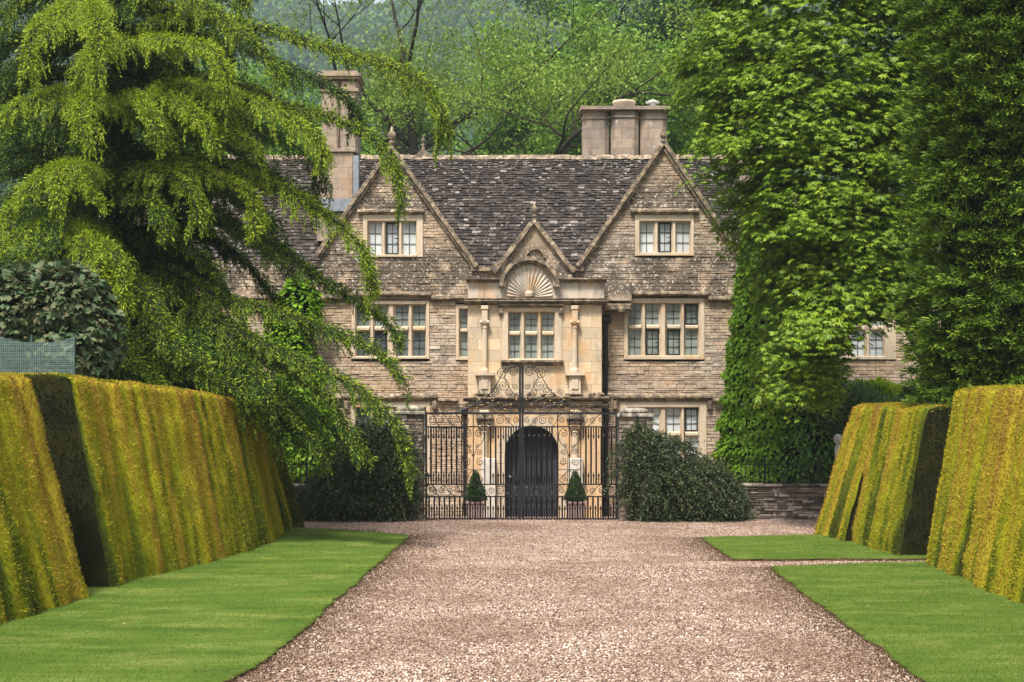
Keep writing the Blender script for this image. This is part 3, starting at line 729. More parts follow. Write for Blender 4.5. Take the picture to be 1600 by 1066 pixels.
# arch filling above the door opening
cx, rr = (door[0]+door[1])/2, (door[1]-door[0])/2; zs_ = door[3]-rr
for s in (-1, 1):
    poly = [(cx+s*rr, zs_), (cx+s*rr, door[3]), (cx, door[3])] + [(cx+s*rr*math.sin(a), zs_+rr*math.cos(a)) for a in np.linspace(0, math.pi/2, 12)[1:-1]]
    m.prism(poly if s < 0 else poly[::-1], YP+.002, YP+.5)
porch = m.build('porch', M_ash, house)
# parapet block with the shell
m = MB(); a, b, c, d = pr(731, 944, 441, 468); m.box(a, b, YP-.005, YH+.3, c+.003, d); m.build('frieze', M_shell, porch); m = MB(); m.stone(X(949,YH), X(986,YH), YH-.3, YH+.3, Z(472,YH), Z(445,YH), .02); m.build('side_parapet', M_rub, porch)
m = MB()
def mould(mm, px0, px1, py0, py1, Y, d):
    a, b, c, e = rect(px0, px1, py0, py1, Y); h = e-c
    pts = [(Y, c), (Y-d*.45, c+h*.25), (Y-d*.5, c+h*.45), (Y-d, c+h*.6), (Y-d, c+h*.85), (Y+.05, e)]
    v = [(a-(0), y, z) for y, z in pts] + [(b, y, z) for y, z in pts]; n = len(pts)
    mm.add(v, [(i, n+i, n+i+1, i+1) for i in range(n-1)] + [tuple(range(n)), tuple(range(2*n-1, n-1, -1))])
mould(m, 726, 948, 468, 477, YP, .20); mould(m, 729, 782, 434, 442, YP, .16); mould(m, 872, 948, 434, 442, YP, .16)
m.box(X(726,YP), X(948,YP), YP-.2, YP+.1, Z(468,YP)+.001, Z(468,YP)+.02)
m.build('cornice', M_cop, porch)
m = MB(); mould(m, 724, 955, 619, 628, YP, .22); mould(m, 727, 952, 630, 638, YP, .12); 
for k in range(40): xx = X(724+random.random()*230, YP); m.lathe((xx, YP-random.uniform(.05,.25), Z(617,YP)-.02), [(.03,0),(random.uniform(.05,.09),.03),(.03,random.uniform(.06,.1))], 7)
m.build('entablature', M_cop, porch)
# shell tympanum: fluted half dome of rays in an arched moulding
m = MB(); c0 = (X(827, YP), Z(449, YP)); ra = 37/F*YP; n = 19
for k in range(n):
    a0, a1 = math.pi*k/n, math.pi*(k+1)/n; am = (a0+a1)/2
    P_ = lambda r_, a_, y: (c0[0]+r_*math.cos(a_), y, Z(465,YP)+r_*math.sin(a_))
    R1 = lambda a_: F and .985/math.sqrt((math.cos(a_)/ra)**2+(math.sin(a_)/(ra*1.42))**2)
    m.add([P_(.1,a0,YP-.03), P_(.1,am,YP-.07), P_(.1,a1,YP-.03), P_(R1(a0),a0,YP-.03), P_(R1(am)*.97,am,YP-.062), P_(R1(a1),a1,YP-.03)], [(0,3,4,1),(1,4,5,2)])
m.lathe((c0[0], YP-.08, Z(466,YP)), [(.03,0),(.12,.04),(.13,.12),(.07,.2)], 10)
m.prism([(c0[0]+(ra+.0)*math.cos(a), c0[1]+(ra+.0)*math.sin(a)) for a in np.linspace(0, math.pi, 24)], YP-.015, YP+.4); m.stone(c0[0]-ra, c0[0]+ra, YP-.016, YP-.008, Z(466,YP), c0[1]-.003, .001)
m.build('shell', M_shell, porch)
m = MB()
for ro, ri, y0 in ((47, 41, .22), (41.2, 37, .15)):
    ro, ri = ro/F*YP, ri/F*YP
    for k in range(22):
        a0, a1 = math.pi*k/22, math.pi*(k+1)/22-.004
        m.prism([(c0[0]+r_*math.cos(a_), c0[1]+r_*math.sin(a_)) for r_, a_ in ((ri,a0),(ro,a0),(ro,a1),(ri,a1))], YP-y0, YP+.3)
m.build('arch_moulding', M_cop, porch)
# little gable over the shell, standing on the wall plane
Yg = YP+.35; m = MB(); gA, gL, gR = (X(834,Yg),Z(350,Yg)), (X(776,Yg),Z(425,Yg)), (X(892,Yg),Z(425,Yg))
z3 = Z(446, Yg); m.prism([gA, (gL[0], gL[1]), (gL[0]-.05, z3), (gR[0]+.05, z3), (gR[0], gR[1])], Yg, YH+.5); m.build('small_gable', M_rub, porch)
m = MB()
for Q_ in (gL, gR):
    P_ = np.array(gA); d = np.array(Q_)-P_; L = np.linalg.norm(d); d /= L; n_ = np.array([-d[1], d[0]]); n_ *= np.sign(n_[1])
    for i in range(4):
        p, q = P_+d*(L+.05)*i/4, P_+d*(L+.05)*(i+1)/4
        m.prism([tuple(p+n_*.0), tuple(q), tuple(q+n_*.12), tuple(p+n_*.12)], Yg-.13, YH+.6)
m.prism([(X(770,Yg),Z(425,Yg)),(X(780,Yg),Z(425,Yg)),(X(776,Yg),Z(412,Yg)),(X(766,Yg),Z(418,Yg))], Yg-.1, Yg+.3)
for k in range(10):
    a0, a1 = math.pi*k/10, math.pi*(k+1)/10; ro, ri = .29, .24; cx2, cz2 = X(836,Yg), Z(404,Yg)
    m.prism([(cx2+r_*math.cos(a_), cz2+r_*math.sin(a_)) for r_, a_ in ((ri,a0),(ro,a0),(ro,a1),(ri,a1))], Yg-.07, Yg+.1)
m.build('coping', M_cop, porch)
finial(835, 352, 316, Yg-.1, porch)
window('porch window of six lights with golden stone surround', SP, [(796,812),(821,839),(847,865)], [(489,517),(525,560)], YP, M_gl_green, (779,880,474,481,10), parent=house)
m = MB(); mould(m, 783, 880, 562, 572, YP, .16); m.build('sill', M_cop, porch)
# columns
def column(px, py0, py1, w, Y=YP, ped=None):
    m = MB(); x = X(px, Y); zb, zt = Z(py1, Y), Z(py0, Y); h = zt-zb; r_ = w/2/F*Y
    m.lathe((x, Y-.07, zb), [(r_*1.5,0),(r_*1.5,.06),(r_*1.15,.1),(r_,.14),(r_*.88,h-.62),(r_*1.1,h-.60),(r_*.9,h-.56),(r_*1.5,h-.48),(r_*1.6,h-.44)], 16)
    m.stone(x-r_*1.1, x+r_*1.1, Y-.07-r_*.9, Y+.02, zt-.43, zt-.12, .01); m.stone(x-r_*1.4, x+r_*1.4, Y-.07-r_*1.2, Y+.02, zt-.118, zt, .02)
    for s in (-1, 1): m.lathe((x+s*r_*1.25, Y-.07-r_, zt-.50), [(.02,0),(.05,.03),(.05,.06),(.02,.09)], 8)
    if ped:
        m.stone(x-.16, x+.16, Y-.17, Y+.01, Z(ped, Y), zb-.09, .01); m.box(x-.26, x+.26, Y-.25, Y+.01, zb-.088, zb-.002)
        m.stone(x-.10, x+.10, Y-.2, Y-.165, Z(ped, Y)+.12, zb-.2, .02)
    return m.build('column', M_dress, porch)
column(757.5, 478, 582, 8.5, ped=616); column(898, 478, 582, 8.5, ped=616)
column(757, 641, 800, 11); column(898, 641, 800, 11)
for a, b in ((757, 640), (898, 640)): m = MB(); m.stone(X(a-13,YP), X(a+13,YP), YP-.26, YP-.0, Z(656,YP), Z(646,YP), .03); m.stone(X(a-9,YP), X(a+9,YP), YP-.2, YP, Z(663,YP), Z(656.2,YP), .03); m.build('capital', M_cop, porch)
# door surround ring, keystone, step
m = MB(); ro, ri = rr+.24, rr+.003
for k in range(15):
    a0, a1 = math.pi*k/15+.004, math.pi*(k+1)/15-.004; y = YP-.05-(.04 if k == 7 else 0)
    m.prism([(cx+r_*math.cos(a_), zs_+r_*math.sin(a_)) for r_, a_ in ((ri,a0),(ro,a0),(ro,a1),(ri,a1))], y, YP+.1)
for s in (-1, 1):
    for k in range(6): h = (zs_-PB)/6; m.stone(cx+s*rr+(.003 if s > 0 else -.24), cx+s*rr+(.24 if s > 0 else -.003), YP-.05, YP+.1, PB+h*k+.004, PB+h*(k+1)-.004, .01)
m.box(cx-1.5, cx+1.5, YP-.7, YP-.001, PB-.1, PB+.10); m.build('door_surround', M_dress, porch)
M_pale = m_flat('pale_limestone', (.56,.50,.43), .8, var=.2)
for s in (-1, 1): m = MB(); m.stone(cx+s*(rr+.25)-(.40 if s < 0 else 0), cx+s*(rr+.25)+(.40 if s > 0 else 0), YP-.25, YP-.06, PB+.11, Z(716, YP), .02); m.build('stone_panel', M_pale, porch)

# door: boarded, arched head
m = MB(); nb = 9; 
for k in range(nb):
    a, b = cx-rr+2*rr*k/nb, cx-rr+2*rr*(k+1)/nb; f = lambda x_: zs_+math.sqrt(max(rr*rr-(x_-cx)**2, 0)); e = .008
    m.prism([(a+e, PB+.1), (b-e, PB+.1), (b-e, f(b-e)), ((a+b)/2, f((a+b)/2)), (a+e, f(a+e))], YP+.32, YP+.4)
dm = NT('dark_blue_grey_door', .6, .3); dm.b.inputs['Base Color'].default_value = (.022,.024,.033,1); dn = dm.noise(5, dm.vmul(None, (8, 1, .5)), detail=5); dm.bump(dn, .3, .01)
do = m.build('door', dm.done(dm.ramp(dn, (.3, (.013,.014,.019)), (.7, (.035,.037,.05)))), house)
m = MB(); 
for z_ in (.5, 1.7): m.box(cx-rr+.1, cx+rr-.1, YP+.305, YP+.322, PB+z_, PB+z_+.07)
m.lathe((cx+.15, YP+.27, PB+1.2), [(.05,0),(.05,.02),(.02,.1)], 10); m.build('hinge', M_black, do)
# downpipes
def pipe(px, py0, py1, Y, w=7):
    m = MB(); x, zb, zt = X(px, Y), Z(py1, Y), Z(py0, Y); r_ = w/2/F*Y
    m.tube([(x, Y-.1, zb), (x, Y-.1, zt)], r_, 10); m.stone(x-r_*2.2, x+r_*2.2, Y-.2, Y-.012, zt, zt+.22, .05)
    z_ = zb+.3
    while z_ < zt: m.box(x-r_*1.7, x+r_*1.7, Y-.17, Y-.013, z_, z_+.05); z_ += 1.3
    m.build('downpipe', M_black, house)
pipe(946, 505, 806, YH); pipe(726, 650, 806, YH-.02, 4.5)
m = MB(); m.stone(X(944,YH), X(985,YH), YH-.36, YH-.03, Z(486,YH), Z(476,YH), .03); m.lathe((X(970,YH),YH-.3,Z(492,YH)), [(.03,0),(.1,.05),(.12,.14),(.05,.2)], 8); m.build('carved_stone', M_cop, house); m = MB()
m.lathe((X(884,YP)+.12, YP-.05, Z(441,YP)), [(.07,0),(.09,.06),(.07,.16),(.04,.2)], 8); m.build('carved_stone', M_cop, house)

# right wing, set back a little
YW = YH+.9
ms, mb = MB(), MB(); wx0, wx1 = X(1178, YW), X(1760, YW)
rubble(ms, mb, YW, -.4, 6.3, lambda a, b: [(wx0, wx1)], [rect(*SW, YW), rect(1480,1560,470,562,YW)])
ms.build('wall', M_rub, house); mb.box(wx0, wx1, YW+.5, YW+.9, -.4, 6.2); mb.box(wx1-.3, wx1, YW+.9, YW+6, -.4, 6.3); mb.build('wall_core', M_mort, house)
window('wing window under the chestnut', SW, [(1236,1255),(1264,1284),(1299,1319),(1332,1352),(1361,1381)], [(480,509),(517,556)], YW, M_gl_pale)
window(None, (1480,1560,470,562), [(1490,1510),(1518,1548)], [(480,509),(517,556)], YW, M_gl_pale)
m = MB(); tiled(m, lambda t: wx0, lambda t: wx1, (YW+.1, 6.25), (YW+3.9, 9.3)); m.add([(wx0,YW+.1,6.2),(wx1,YW+.1,6.2),(wx1,YW+3.9,9.25),(wx0,YW+3.9,9.25),(wx1,YW+8,6.2),(wx0,YW+8,6.2)], [(0,1,2,3),(3,2,4,5)]); m.add([(wx1,YW+.1,6.2),(wx1,YW+3.9,9.25),(wx1,YW+8,6.2)], [(0,1,2)])
m.build('roof', M_roof, house)
stack(1150, 1190, 180, 300, YH+6)
# ------------------------------------------------------------------ gate, piers, walls, railings
YG = 35.0
M_gate = m_flat('black_gate_paint', (.008,.008,.009), .4, .4, var=.2); M_gilt = m_flat('gilding', (.75,.5,.16), .35, .5, .6, var=.2)
gp = lambda px, py, y=YG: at(px, py, y)
def spiral(c, r0, a0, turns, dr=1, n=16, rend=.12):
    """from radius r0 at angle a0 winding inwards"""
    return [(c[0]+r0*(1-(1-rend)*t)*math.cos(a0+dr*turns*2*math.pi*t), YG, c[1]+r0*(1-(1-rend)*t)*math.sin(a0+dr*turns*2*math.pi*t)) for t in np.linspace(0, 1, n)]
def leaf_gate(s, label):
    """s=-1 left leaf, +1 right leaf. built from the meeting stile outwards, k metres"""
    px = lambda d: 814.5 + s*d; k = YG/F
    P = lambda d, py: (X(px(d), YG), YG, Z(py, YG)); PC = lambda d, py: (X(px(d), YG), Z(py, YG))
    W = 148.5; g = thing('iron_gate', label, 'gate', (X(px(W), YG), YG, 0), 'pair of iron gate leaves')
    m = MB(); r = .021
    def bar(d0, p0, d1, p1, r=r, n=4, y=0): a, b = P(d0, p0), P(d1, p1); m.tube([(a[0], a[1]+y, a[2]), (b[0], b[1]+y, b[2])], r, n)
    def flat_(d0, d1, p0, p1, t=.02): a, b = sorted((X(px(d0),YG), X(px(d1),YG))); m.box(a, b, YG-t, YG+t, Z(p1,YG), Z(p0,YG))
    flat_(.3, 3.7, 571, 813, .035); flat_(W-1.6, W+1.8, 645, 813, .03)
    for y_, h in ((646, 3.2), (667, 2.2), (757, 2.0), (776, 2.0), (811, 2.6)): flat_(2.8, W-1.5, y_-h/2, y_+h/2, .018)
    m.build('frame', M_gate, g)
    m = MB()
    # long bars between 667 and 757 with a scroll panel from d=57 to d=93
    ds = [8+ i*8.0 for i in range(6)] + [101 + i*8 for i in range(6)]
    for d in ds: bar(d, 667, d, 757)
    for d in (57, 93): bar(d, 646, d, 776, .014)
    bar(75, 646, 75, 776, .012)
    def spear(d, p0, p1, tip):
        bar(d, p0, d, p1, .013); z0 = Z(p1, YG); sg = 1 if p1 < p0 else -1
        m.lathe((P(d, p1)[0], YG, z0), [(.010,0),(.026,.03*sg),(.024,.05*sg),(.002,.13*sg)], 6)
    for d in [4+8*i for i in range(6)]+[97+8*i for i in range(7)]:
        spear(d, 667, 679, 1); spear(d, 757, 746, 1)
    for i in range(18):
        d = 8*i+4; bar(d+4, 776, d+4, 811) if d+4 < W-2 else None
        spear(d, 811, 797, 1)
    m.build('bars', M_gate, g)
    m = MB(); q = .0088
    def sp(d, py, rad, a0, turns, dr): 
        c = PC(d, py); pts = spiral(c, rad*k, a0 if s > 0 else math.pi-a0, turns, dr*s, int(12*turns)+6); m.tube(pts, q, 4); return pts
    def cv(pts, r=q): m.tube([P(*p) for p in ipts([(a, b, 0) for a, b in pts], 14)[:, :2]], r, 4)
    # lyre panel
    for e in (-1, 1):
        cv([(75,715),(75+e*6,700),(75+e*15,690),(75+e*16.5,678),(75+e*10,669.5),(75+e*4,673)]); sp(75+e*8, 678, 5.5, math.pi*.5, 1.6, e)
        sp(75+e*9, 706, 5, -.5, 1.6, e); sp(75+e*5.5, 697, 3.4, 1, 1.4, -e); sp(75+e*10.5, 722, 6.3, 2, 1.6, e)
        cv([(75,734),(75+e*8,742),(75+e*15,750),(75+e*9,756)]); sp(75+e*7, 748, 4.5, 0, 1.5, e)
    flat2 = lambda d0, d1, p: m.tube([P(d0, p), P(d1, p)], .011, 4)
    flat2(57, 93, 734)
    # friezes of running scrolls
    for y0 in (656.5, 766.5):
        for c_, e in ((9,1),(22,-1),(34,1),(47,-1),(64,1),(86,-1),(101,1),(112,-1),(126,1),(139,-1)):
            sp(c_, y0, 7.6 if c_ in (34, 139) else 5.2, 1.2*e, 1.8, e)
        for a, b in ((12,31),(49,62),(90,102),(104,124),(128,140)): cv([(a,y0+9),(a+(b-a)*.3,y0+5),(a+(b-a)*.7,y0-5),(b,y0-9)])
    # cresting above the top rail, highest beside the meeting stile
    cv([(3,574),(15,571.5),(26,578),(38,600),(50,616),(60,621),(78,634),(107,645)], .011)
    cv([(3,646),(10,620),(22,600),(26,588),(20,577),(10,573)])
    sp(13, 581, 8.5, 0, 1.9, 1); sp(30, 584, 9, 2.4, 1.9, -1); sp(28, 602, 10, 1.5, 1.9, 1); sp(40, 611, 7.5, .5, 1.8, -1); sp(20, 613, 6, 3, 1.7, 1); sp(9, 604, 5, 1, 1.6, -1)
    sp(62, 612, 5.5, 2, 1.7, 1); sp(50, 626, 9, 3, 1.9, 1); sp(66, 633, 7, 2, 1.8, -1); sp(80, 640, 5.5, 1, 1.7, 1); sp(33, 633, 9, .2, 1.9, -1); sp(16, 636, 8, 2.2, 1.9, 1); sp(98, 641.5, 4, 0, 1.5, -1)
    cv([(3,640),(20,628),(35,622),(50,618)]); cv([(5,644),(25,642),(45,634),(62,640),(80,645)]); cv([(40,645),(60,628),(75,632)]); cv([(84,645),(100,636),(112,640),(128,645)])
    for d, y in ((30,584),(13,581),(28,602),(40,611),(33,600),(22,615),(45,626),(52,630),(36,630),(62,633),(58,622),(16,632),(26,640),(70,638),(48,618),(8,625),(66,625),(38,620)):
        c = P(d, y); m.lathe((c[0], YG-.012, c[2]-.018), [(.004,0),(.017,.012),(.02,.022),(.004,.04)], 7, 1)
    m.build('scrollwork', [M_gate, M_gilt], g)
    return g
gl = leaf_gate(-1, 'left leaf of the tall black wrought iron entrance gate, with latch')
gr_ = leaf_gate(1, 'right leaf of the tall black wrought iron entrance gate')
m = MB(); a, b, c, d = rect(806, 812, 741, 748, YG); m.box(X(795,YG), X(823,YG), YG-.06, YG-.035, Z(747,YG), Z(743,YG)); m.box(X(803,YG), X(813,YG), YG-.09, YG-.032, Z(751,YG), Z(741,YG))
m.build('latch', M_gate, gl)
m = MB(); m.lathe((X(797,YG), YG-.08, Z(746.5,YG)), [(.01,0),(.03,.01),(.03,.05),(.01,.06)], 10); m.build('padlock', m_flat('steel', (.6,.6,.62), .25, .5, .9), gl)

def pier(px0, px1, pyc, label, seed):
    t_ = thing('gate_pier', label, 'gate pier', ((X(px0,YG)+X(px1,YG))/2, YG+.3, 0), 'stone gate piers')
    random.seed(seed); m, mc = MB(), MB(); x0, x1 = X(px0, YG), X(px1, YG); zt = Z(pyc, YG); z = -.05
    mc.box(x0+.03, x1-.03, YG+.03, YG+.67, -.1, zt)
    while z < zt-.03:
        h = random.uniform(.07, .13); h = min(h, zt-z); x = x0
        while x < x1-.02:
            w_ = random.uniform(.14, .34); w_ = x1-x if x1-x-w_ < .1 else w_
            m.stone(x+.004, x+w_-.004, YG+random.uniform(-.012, .01), YG+.1, z+.004, z+h-.004, .012, 0, .004); x += w_
        for xa, xb in ((x0, x0+.1), (x1-.1, x1)):
            y = YG+.1
            while y < YG+.68: m.box(xa+random.uniform(0,.012), xb-random.uniform(0,.012), y, y+.2, z+.004, z+h-.004); y += .204
        z += h
    m.build('shaft', M_dry, t_); mc.build('core', M_mort, t_)
    m = MB(); m.stone(x0-.05, x1+.05, YG-.06, YG+.76, zt+.002, zt+.09, .015)
    xc = (x0+x1)/2; m.lathe((xc, YG+.35, zt+.09), [(.33,0),(.36,.04),(.35,.08),(.27,.125),(.08,.15)], 14)
    m.build('cap', m_flat('lichened_cap', (.25,.22,.18), .9, .1, var=.85, sc=7), t_)
pier(618, 661, 648, 'stone gate pier left of the gate with lichened round cap', 1); pier(967, 1019, 652, 'stone gate pier right of the gate with lichened round cap', 2)

def drywall(label, px0, px1, pyt, Y, seed):
    random.seed(seed); m = MB(); x0, x1, zt = X(px0, Y), X(px1, Y), Z(pyt, Y); z = -.1
    m.box(x0, x1, Y+.05, Y+.42, -.3, zt-.02)
    while z < zt:
        h = random.uniform(.035, .085); x = x0; h = min(h, zt+.02-z)
        while x < x1:
            w_ = random.uniform(.09, .38); m.stone(x+.004, x+w_-.004, Y+random.uniform(-.03, .02), Y+.15, z+.003, z+h-.003+random.uniform(-.008,.004), .012, 0, .006); x += w_
        z += h
    x = x0
    while x < x1:
        w_ = random.uniform(.25, .55); m.stone(x, x+w_-.01, Y-.05+random.uniform(-.02,.02), Y+.48, zt+.022, zt+.022+random.uniform(.04,.07), .015, 0, .006); x += w_
    return tag(m.build('dry_stone_wall', M_dry), label, 'wall')
drywall('low dry stone wall right of the gate with pale lichened stones under railings', 1021, 1560, 762, 35.25, 3)
drywall('low dry stone wall left of the gate behind the dark trailing shrub', 60, 616, 762, 35.25, 4)
# railing on the wall
def railing(label, px0, px1, Y):
    m = MB(); z0, z1 = Z(758, Y), Z(722, Y); x0, x1 = X(px0, Y), X(px1, Y)
    for z_ in (z0+.06, z1-.08): m.box(x0, x1, Y+.19, Y+.21, z_, z_+.02)
    t_ = thing('railing', label, 'railing', (x0, Y+.2, z0)); m.build('rail', M_gate, t_); m = MB(); x = x0
    i = 0
    while x < x1:
        m.tube([(x, Y+.2, z0), (x, Y+.2, z1)], .009, 5); m.lathe((x, Y+.2, z1), [(.009,0),(.016,.02),(.002,.06)], 5); x += .115
    m.build('bars', M_gate, t_)
    for xx in np.arange(x0+.6, x1, 1.35):
        m = MB(); m.box(xx-.022, xx+.022, Y+.178, Y+.222, z0-.02, z1+.05); m.lathe((xx, Y+.2, z1+.05), [(.02,0),(.035,.03),(.02,.06)], 8); m.build('post', M_gate, t_)
railing('black iron railing along the top of the low wall on the right', 1160, 1420, 35.45)
railing('black iron railing on the low wall behind the left shrub', 440, 560, 35.45)
# stone ball at the end of the wall, seen past the hedge
m = MB(); m.lathe((X(1312,35.3), 35.5, Z(724,35.3)), [(.08,0),(.08,.38),(.05,.44),(.04,.48),(.09,.52),(.11,.60),(.09,.68),(.04,.72)], 14)
tag(m.build('ball_finial', m_flat('pale_ball', (.5,.48,.45), .9, var=.4), None, True), 'small weathered stone ball ornament peeping past the far right hedge', 'stone ball')
# topiary in boxes
def topiary(px, label, seed):
    Y = 37.3; r_ = np.random.default_rng(seed); x = X(px, Y); z0 = float(zf(Y)); t_ = thing('potted_topiary', label, 'potted plant', (x, Y, z0), 'topiary cones by the door')
    m = MB(); h = Z(786, Y)-z0; a = .24
    m.add([(x-a*.86,Y-a*.86,z0),(x+a*.86,Y-a*.86,z0),(x+a*.86,Y+a*.86,z0),(x-a*.86,Y+a*.86,z0),(x-a,Y-a,z0+h),(x+a,Y-a,z0+h),(x+a,Y+a,z0+h),(x-a,Y+a,z0+h)], [(0,1,5,4),(1,2,6,5),(2,3,7,6),(3,0,4,7),(4,5,6,7)])
    m.box(x-a-.03, x+a+.03, Y-a-.03, Y+a+.03, z0+h+.001, z0+h+.05)
    m.build('planter', m_flat('faded_pink_planter', (.30,.21,.19), .8, var=.2), t_)
    zb, zt = z0+h+.08, Z(734, Y); n = 5200; u = 1-np.sqrt(r_.random(n)); th = r_.random(n)*6.283; R_ = .27*(1-u)+.02
    P = np.column_stack([x+R_*np.cos(th), Y+R_*np.sin(th), zb+(zt-zb)*u]); D = np.column_stack([np.cos(th), np.sin(th), np.full(n, .5)])+r_.normal(0, .5, (n, 3))
    V1, F1 = leaves(P, D, r_.uniform(.03,.05,n), .022)
    c = MB(); c.lathe((x, Y, zb), [(.1,-.03),(.25,0),(.27,.04),(.01,zt-zb-.02)], 14); V2 = np.array(c.v)
    F2 = np.array([f for f in c.f if len(f) == 4])
    V, Fa = merge([(V1, F1), (V2, F2)])
    fast('foliage', V, Fa, M_box, t_)
M_box = leaf_mat('box_leaf', (.02,.05,.01), (.045,.10,.018), (.09,.17,.03), .2, .5, 3)
topiary(743, 'clipped box cone in a planter left of the arched door', 1); topiary(899, 'clipped box cone in a planter right of the arched door', 2)
random.seed(9)
# ------------------------------------------------------------------ vegetation
def bark(name, c, var=.5):
    t = NT(name, .95, .1); f = t.noise(4, t.vmul(None, (4, 4, .7)), detail=6, rough=.7)
    t.bump(f, .8, .04); return t.done(t.ramp(f, (.3, tuple(x*(1-var) for x in c)), (.6, c), (.75, tuple(x*1.4 for x in c))))
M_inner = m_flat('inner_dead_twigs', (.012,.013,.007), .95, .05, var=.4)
M_bark = bark('dark_bark', (.045,.034,.026)); M_bark2 = bark('grey_brown_bark', (.085,.062,.046))
def limb_tree(m, base, height, r0, rs, spread=.5, levels=4, nch=(3, 4), forks=(.35, .95), lean=(0, 0), up=.25, len0=.62, crook=.16, lenf=(.5, .8)):
    """trunk and crooked limbs; returns the twig tips"""
    tips = []
    def go(p, d, L, r, lv):
        n = 6 if lv < 2 else 4; pts = [p]; d = d/np.linalg.norm(d); st = L/n
        for i in range(n):
            d = d + rs.normal(0, crook, 3) + np.array([0, 0, up*.18*(lv > 0)]); d /= np.linalg.norm(d); pts.append(pts[-1]+d*st)
        rr = [r*(1-.55*i/n) for i in range(n+1)]
        m.tube(pts, rr, 8 if lv == 0 else (6 if lv == 1 else 4), cap=False)
        if lv >= levels: tips.append((pts[-1], d)); tips.append((pts[n//2], d)); return
        for k in range(rs.integers(nch[0], nch[1]+1)):
            s = rs.uniform(*forks) if k else 1.0; i = min(int(s*n), n-1); q = pts[i]+(pts[i+1]-pts[i])*(s*n-i) if s < 1 else pts[-1]
            a = rs.uniform(0, 6.283); side = np.array([math.cos(a), math.sin(a), 0]); nd = d*(1-spread)+side*spread*rs.uniform(.8, 1.5)+np.array([0, 0, up])
            if k == 0: nd = d+side*.35
            go(q, nd, L*rs.uniform(*lenf), rr[i]*(.75 if k == 0 else .58), lv+1)
    go(np.array(base, float), np.array([lean[0], lean[1], 1.0]), height*len0, r0, 0); return tips
def cloud(tips, per, rad, size, rs, w=.5, flat=.6, down=.2):
    c = np.array([t[0] for t in tips]); n = len(c)*per; P = np.repeat(c, per, 0) + rs.normal(0, 1, (n, 3))*np.array([rad, rad, rad*flat])
    D = rs.normal(0, 1, (n, 3)) + np.array([0, 0, -down]); N = rs.normal(0, .6, (n, 3)) + np.array([0, 0, 1.0])
    s = rs.uniform(.6, 1.3, n)*size; return leaves(P, D, s, s*w, N)

# ---- the wooded slope far behind: one uncountable mass
rs = np.random.default_rng(21); Ps, Ds, Ss, Ns = [], [], [], []
cr = []
for _ in range(6500):
    y = 395 + 560*rs.random()**.9; x = rs.uniform(-.40, .32)*y; cr.append((x, y))
parts_ = []
for x, y in cr:
    z = float(hill_z(np.array([x]), np.array([y]))[0]); r_ = rs.uniform(4, 7); n = 60; q = norm(rs.normal(size=(n, 3))); q[:, 2] = np.abs(q[:, 2])*.9+.1
    rad = r_*(1+.25*rs.normal(size=(n, 1))*.5); P = np.array([x, y, z+r_*.7]) + q*rad*np.array([1, 1, 1.15]); s = .0032*y*rs.uniform(.6, 1.3, n)
    parts_.append((P, q*.5+rs.normal(0, .6, (n, 3)), s, q))
P = np.concatenate([p[0] for p in parts_]); D = np.concatenate([p[1] for p in parts_]); s = np.concatenate([p[2] for p in parts_]); N = np.concatenate([p[3] for p in parts_])
V, Fa = leaves(P, D, s*1.3, s, N+rs.normal(0, .4, N.shape))
t = NT('far_woodland_leaf', .8, .1); f = t.math('ADD', t.math('MULTIPLY', t.noise(.12, detail=2), .8), t.math('MULTIPLY', t.island(), .3))
kind(fast('woodland', V, Fa, t.leafy(t.ramp(f, (.3, (.02,.05,.015)), (.5, (.045,.10,.02)), (.7, (.10,.17,.03)), (.85, (.12,.14,.06))), .2)), 'stuff')

# ---- single trees on the bank behind the house
ML_a = leaf_mat('fresh_leaf', (.075,.16,.018), (.17,.31,.03), (.31,.46,.07), .35, big=.3)
ML_b = leaf_mat('mid_leaf', (.055,.13,.016), (.13,.26,.028), (.25,.41,.055), .3, big=.3)
ML_c = leaf_mat('sparse_leaf', (.10,.17,.022), (.19,.28,.035), (.33,.41,.07), .35, big=.4)
ML_d = leaf_mat('deep_leaf', (.012,.04,.012), (.03,.08,.02), (.06,.14,.03), .25, big=.3)
def bg_tree(px, py_base, Y, h, kind_, label, seed, r0=.3, **kw):
    clear = {'sparse': 7.0}.get(kind_, 2.5)
    rs = np.random.default_rng(seed); x = X(px, Y); z = float(hill_z(np.array([x]), np.array([Y]))[0])-.3
    o = thing('broadleaf_tree', label, 'tree', (x, Y, z), 'trees on the bank behind the house'); m = MB()
    tips = limb_tree(m, (x, Y, z), h, r0, rs, **kw); m.build('trunk', M_bark2 if kind_ != 'sparse' else M_bark, o, True); tips = [q for q in tips if q[0][2] > z+clear]
    per, rad, size, w, mat = {'sparse': (36, .6, .19, .5, ML_c), 'fresh': (64, .72, .27, .6, ML_a), 'mid': (60, .72, .28, .6, ML_b), 'deep': (44, .6, .26, .6, ML_d)}[kind_]
    V, Fa = cloud(tips, per, rad, size, rs, w); fast('crown', V, Fa, mat, o); return o
T4 = dict(levels=4)
bg_tree(652, 245, 72, 17, 'sparse', 'tall dark forked trunk with thin yellow green leaves, behind the left gable', 1, .36, levels=4, nch=(3,4), forks=(.3,.95), spread=.62, lean=(.05,0), len0=.66, crook=.13)
bg_tree(706, 245, 70, 14, 'sparse', 'slender tree with sparse leaves just right of the tall dark forked trunk', 2, .27, levels=4, nch=(3,4), spread=.7, lean=(.02,0), len0=.52, crook=.2)
bg_tree(783, 245, 71, 14, 'sparse', 'leaning sparse tree with crooked limbs above the middle of the roof', 3, .30, levels=4, nch=(3,4), spread=.75, lean=(.15,0), len0=.55, crook=.2)
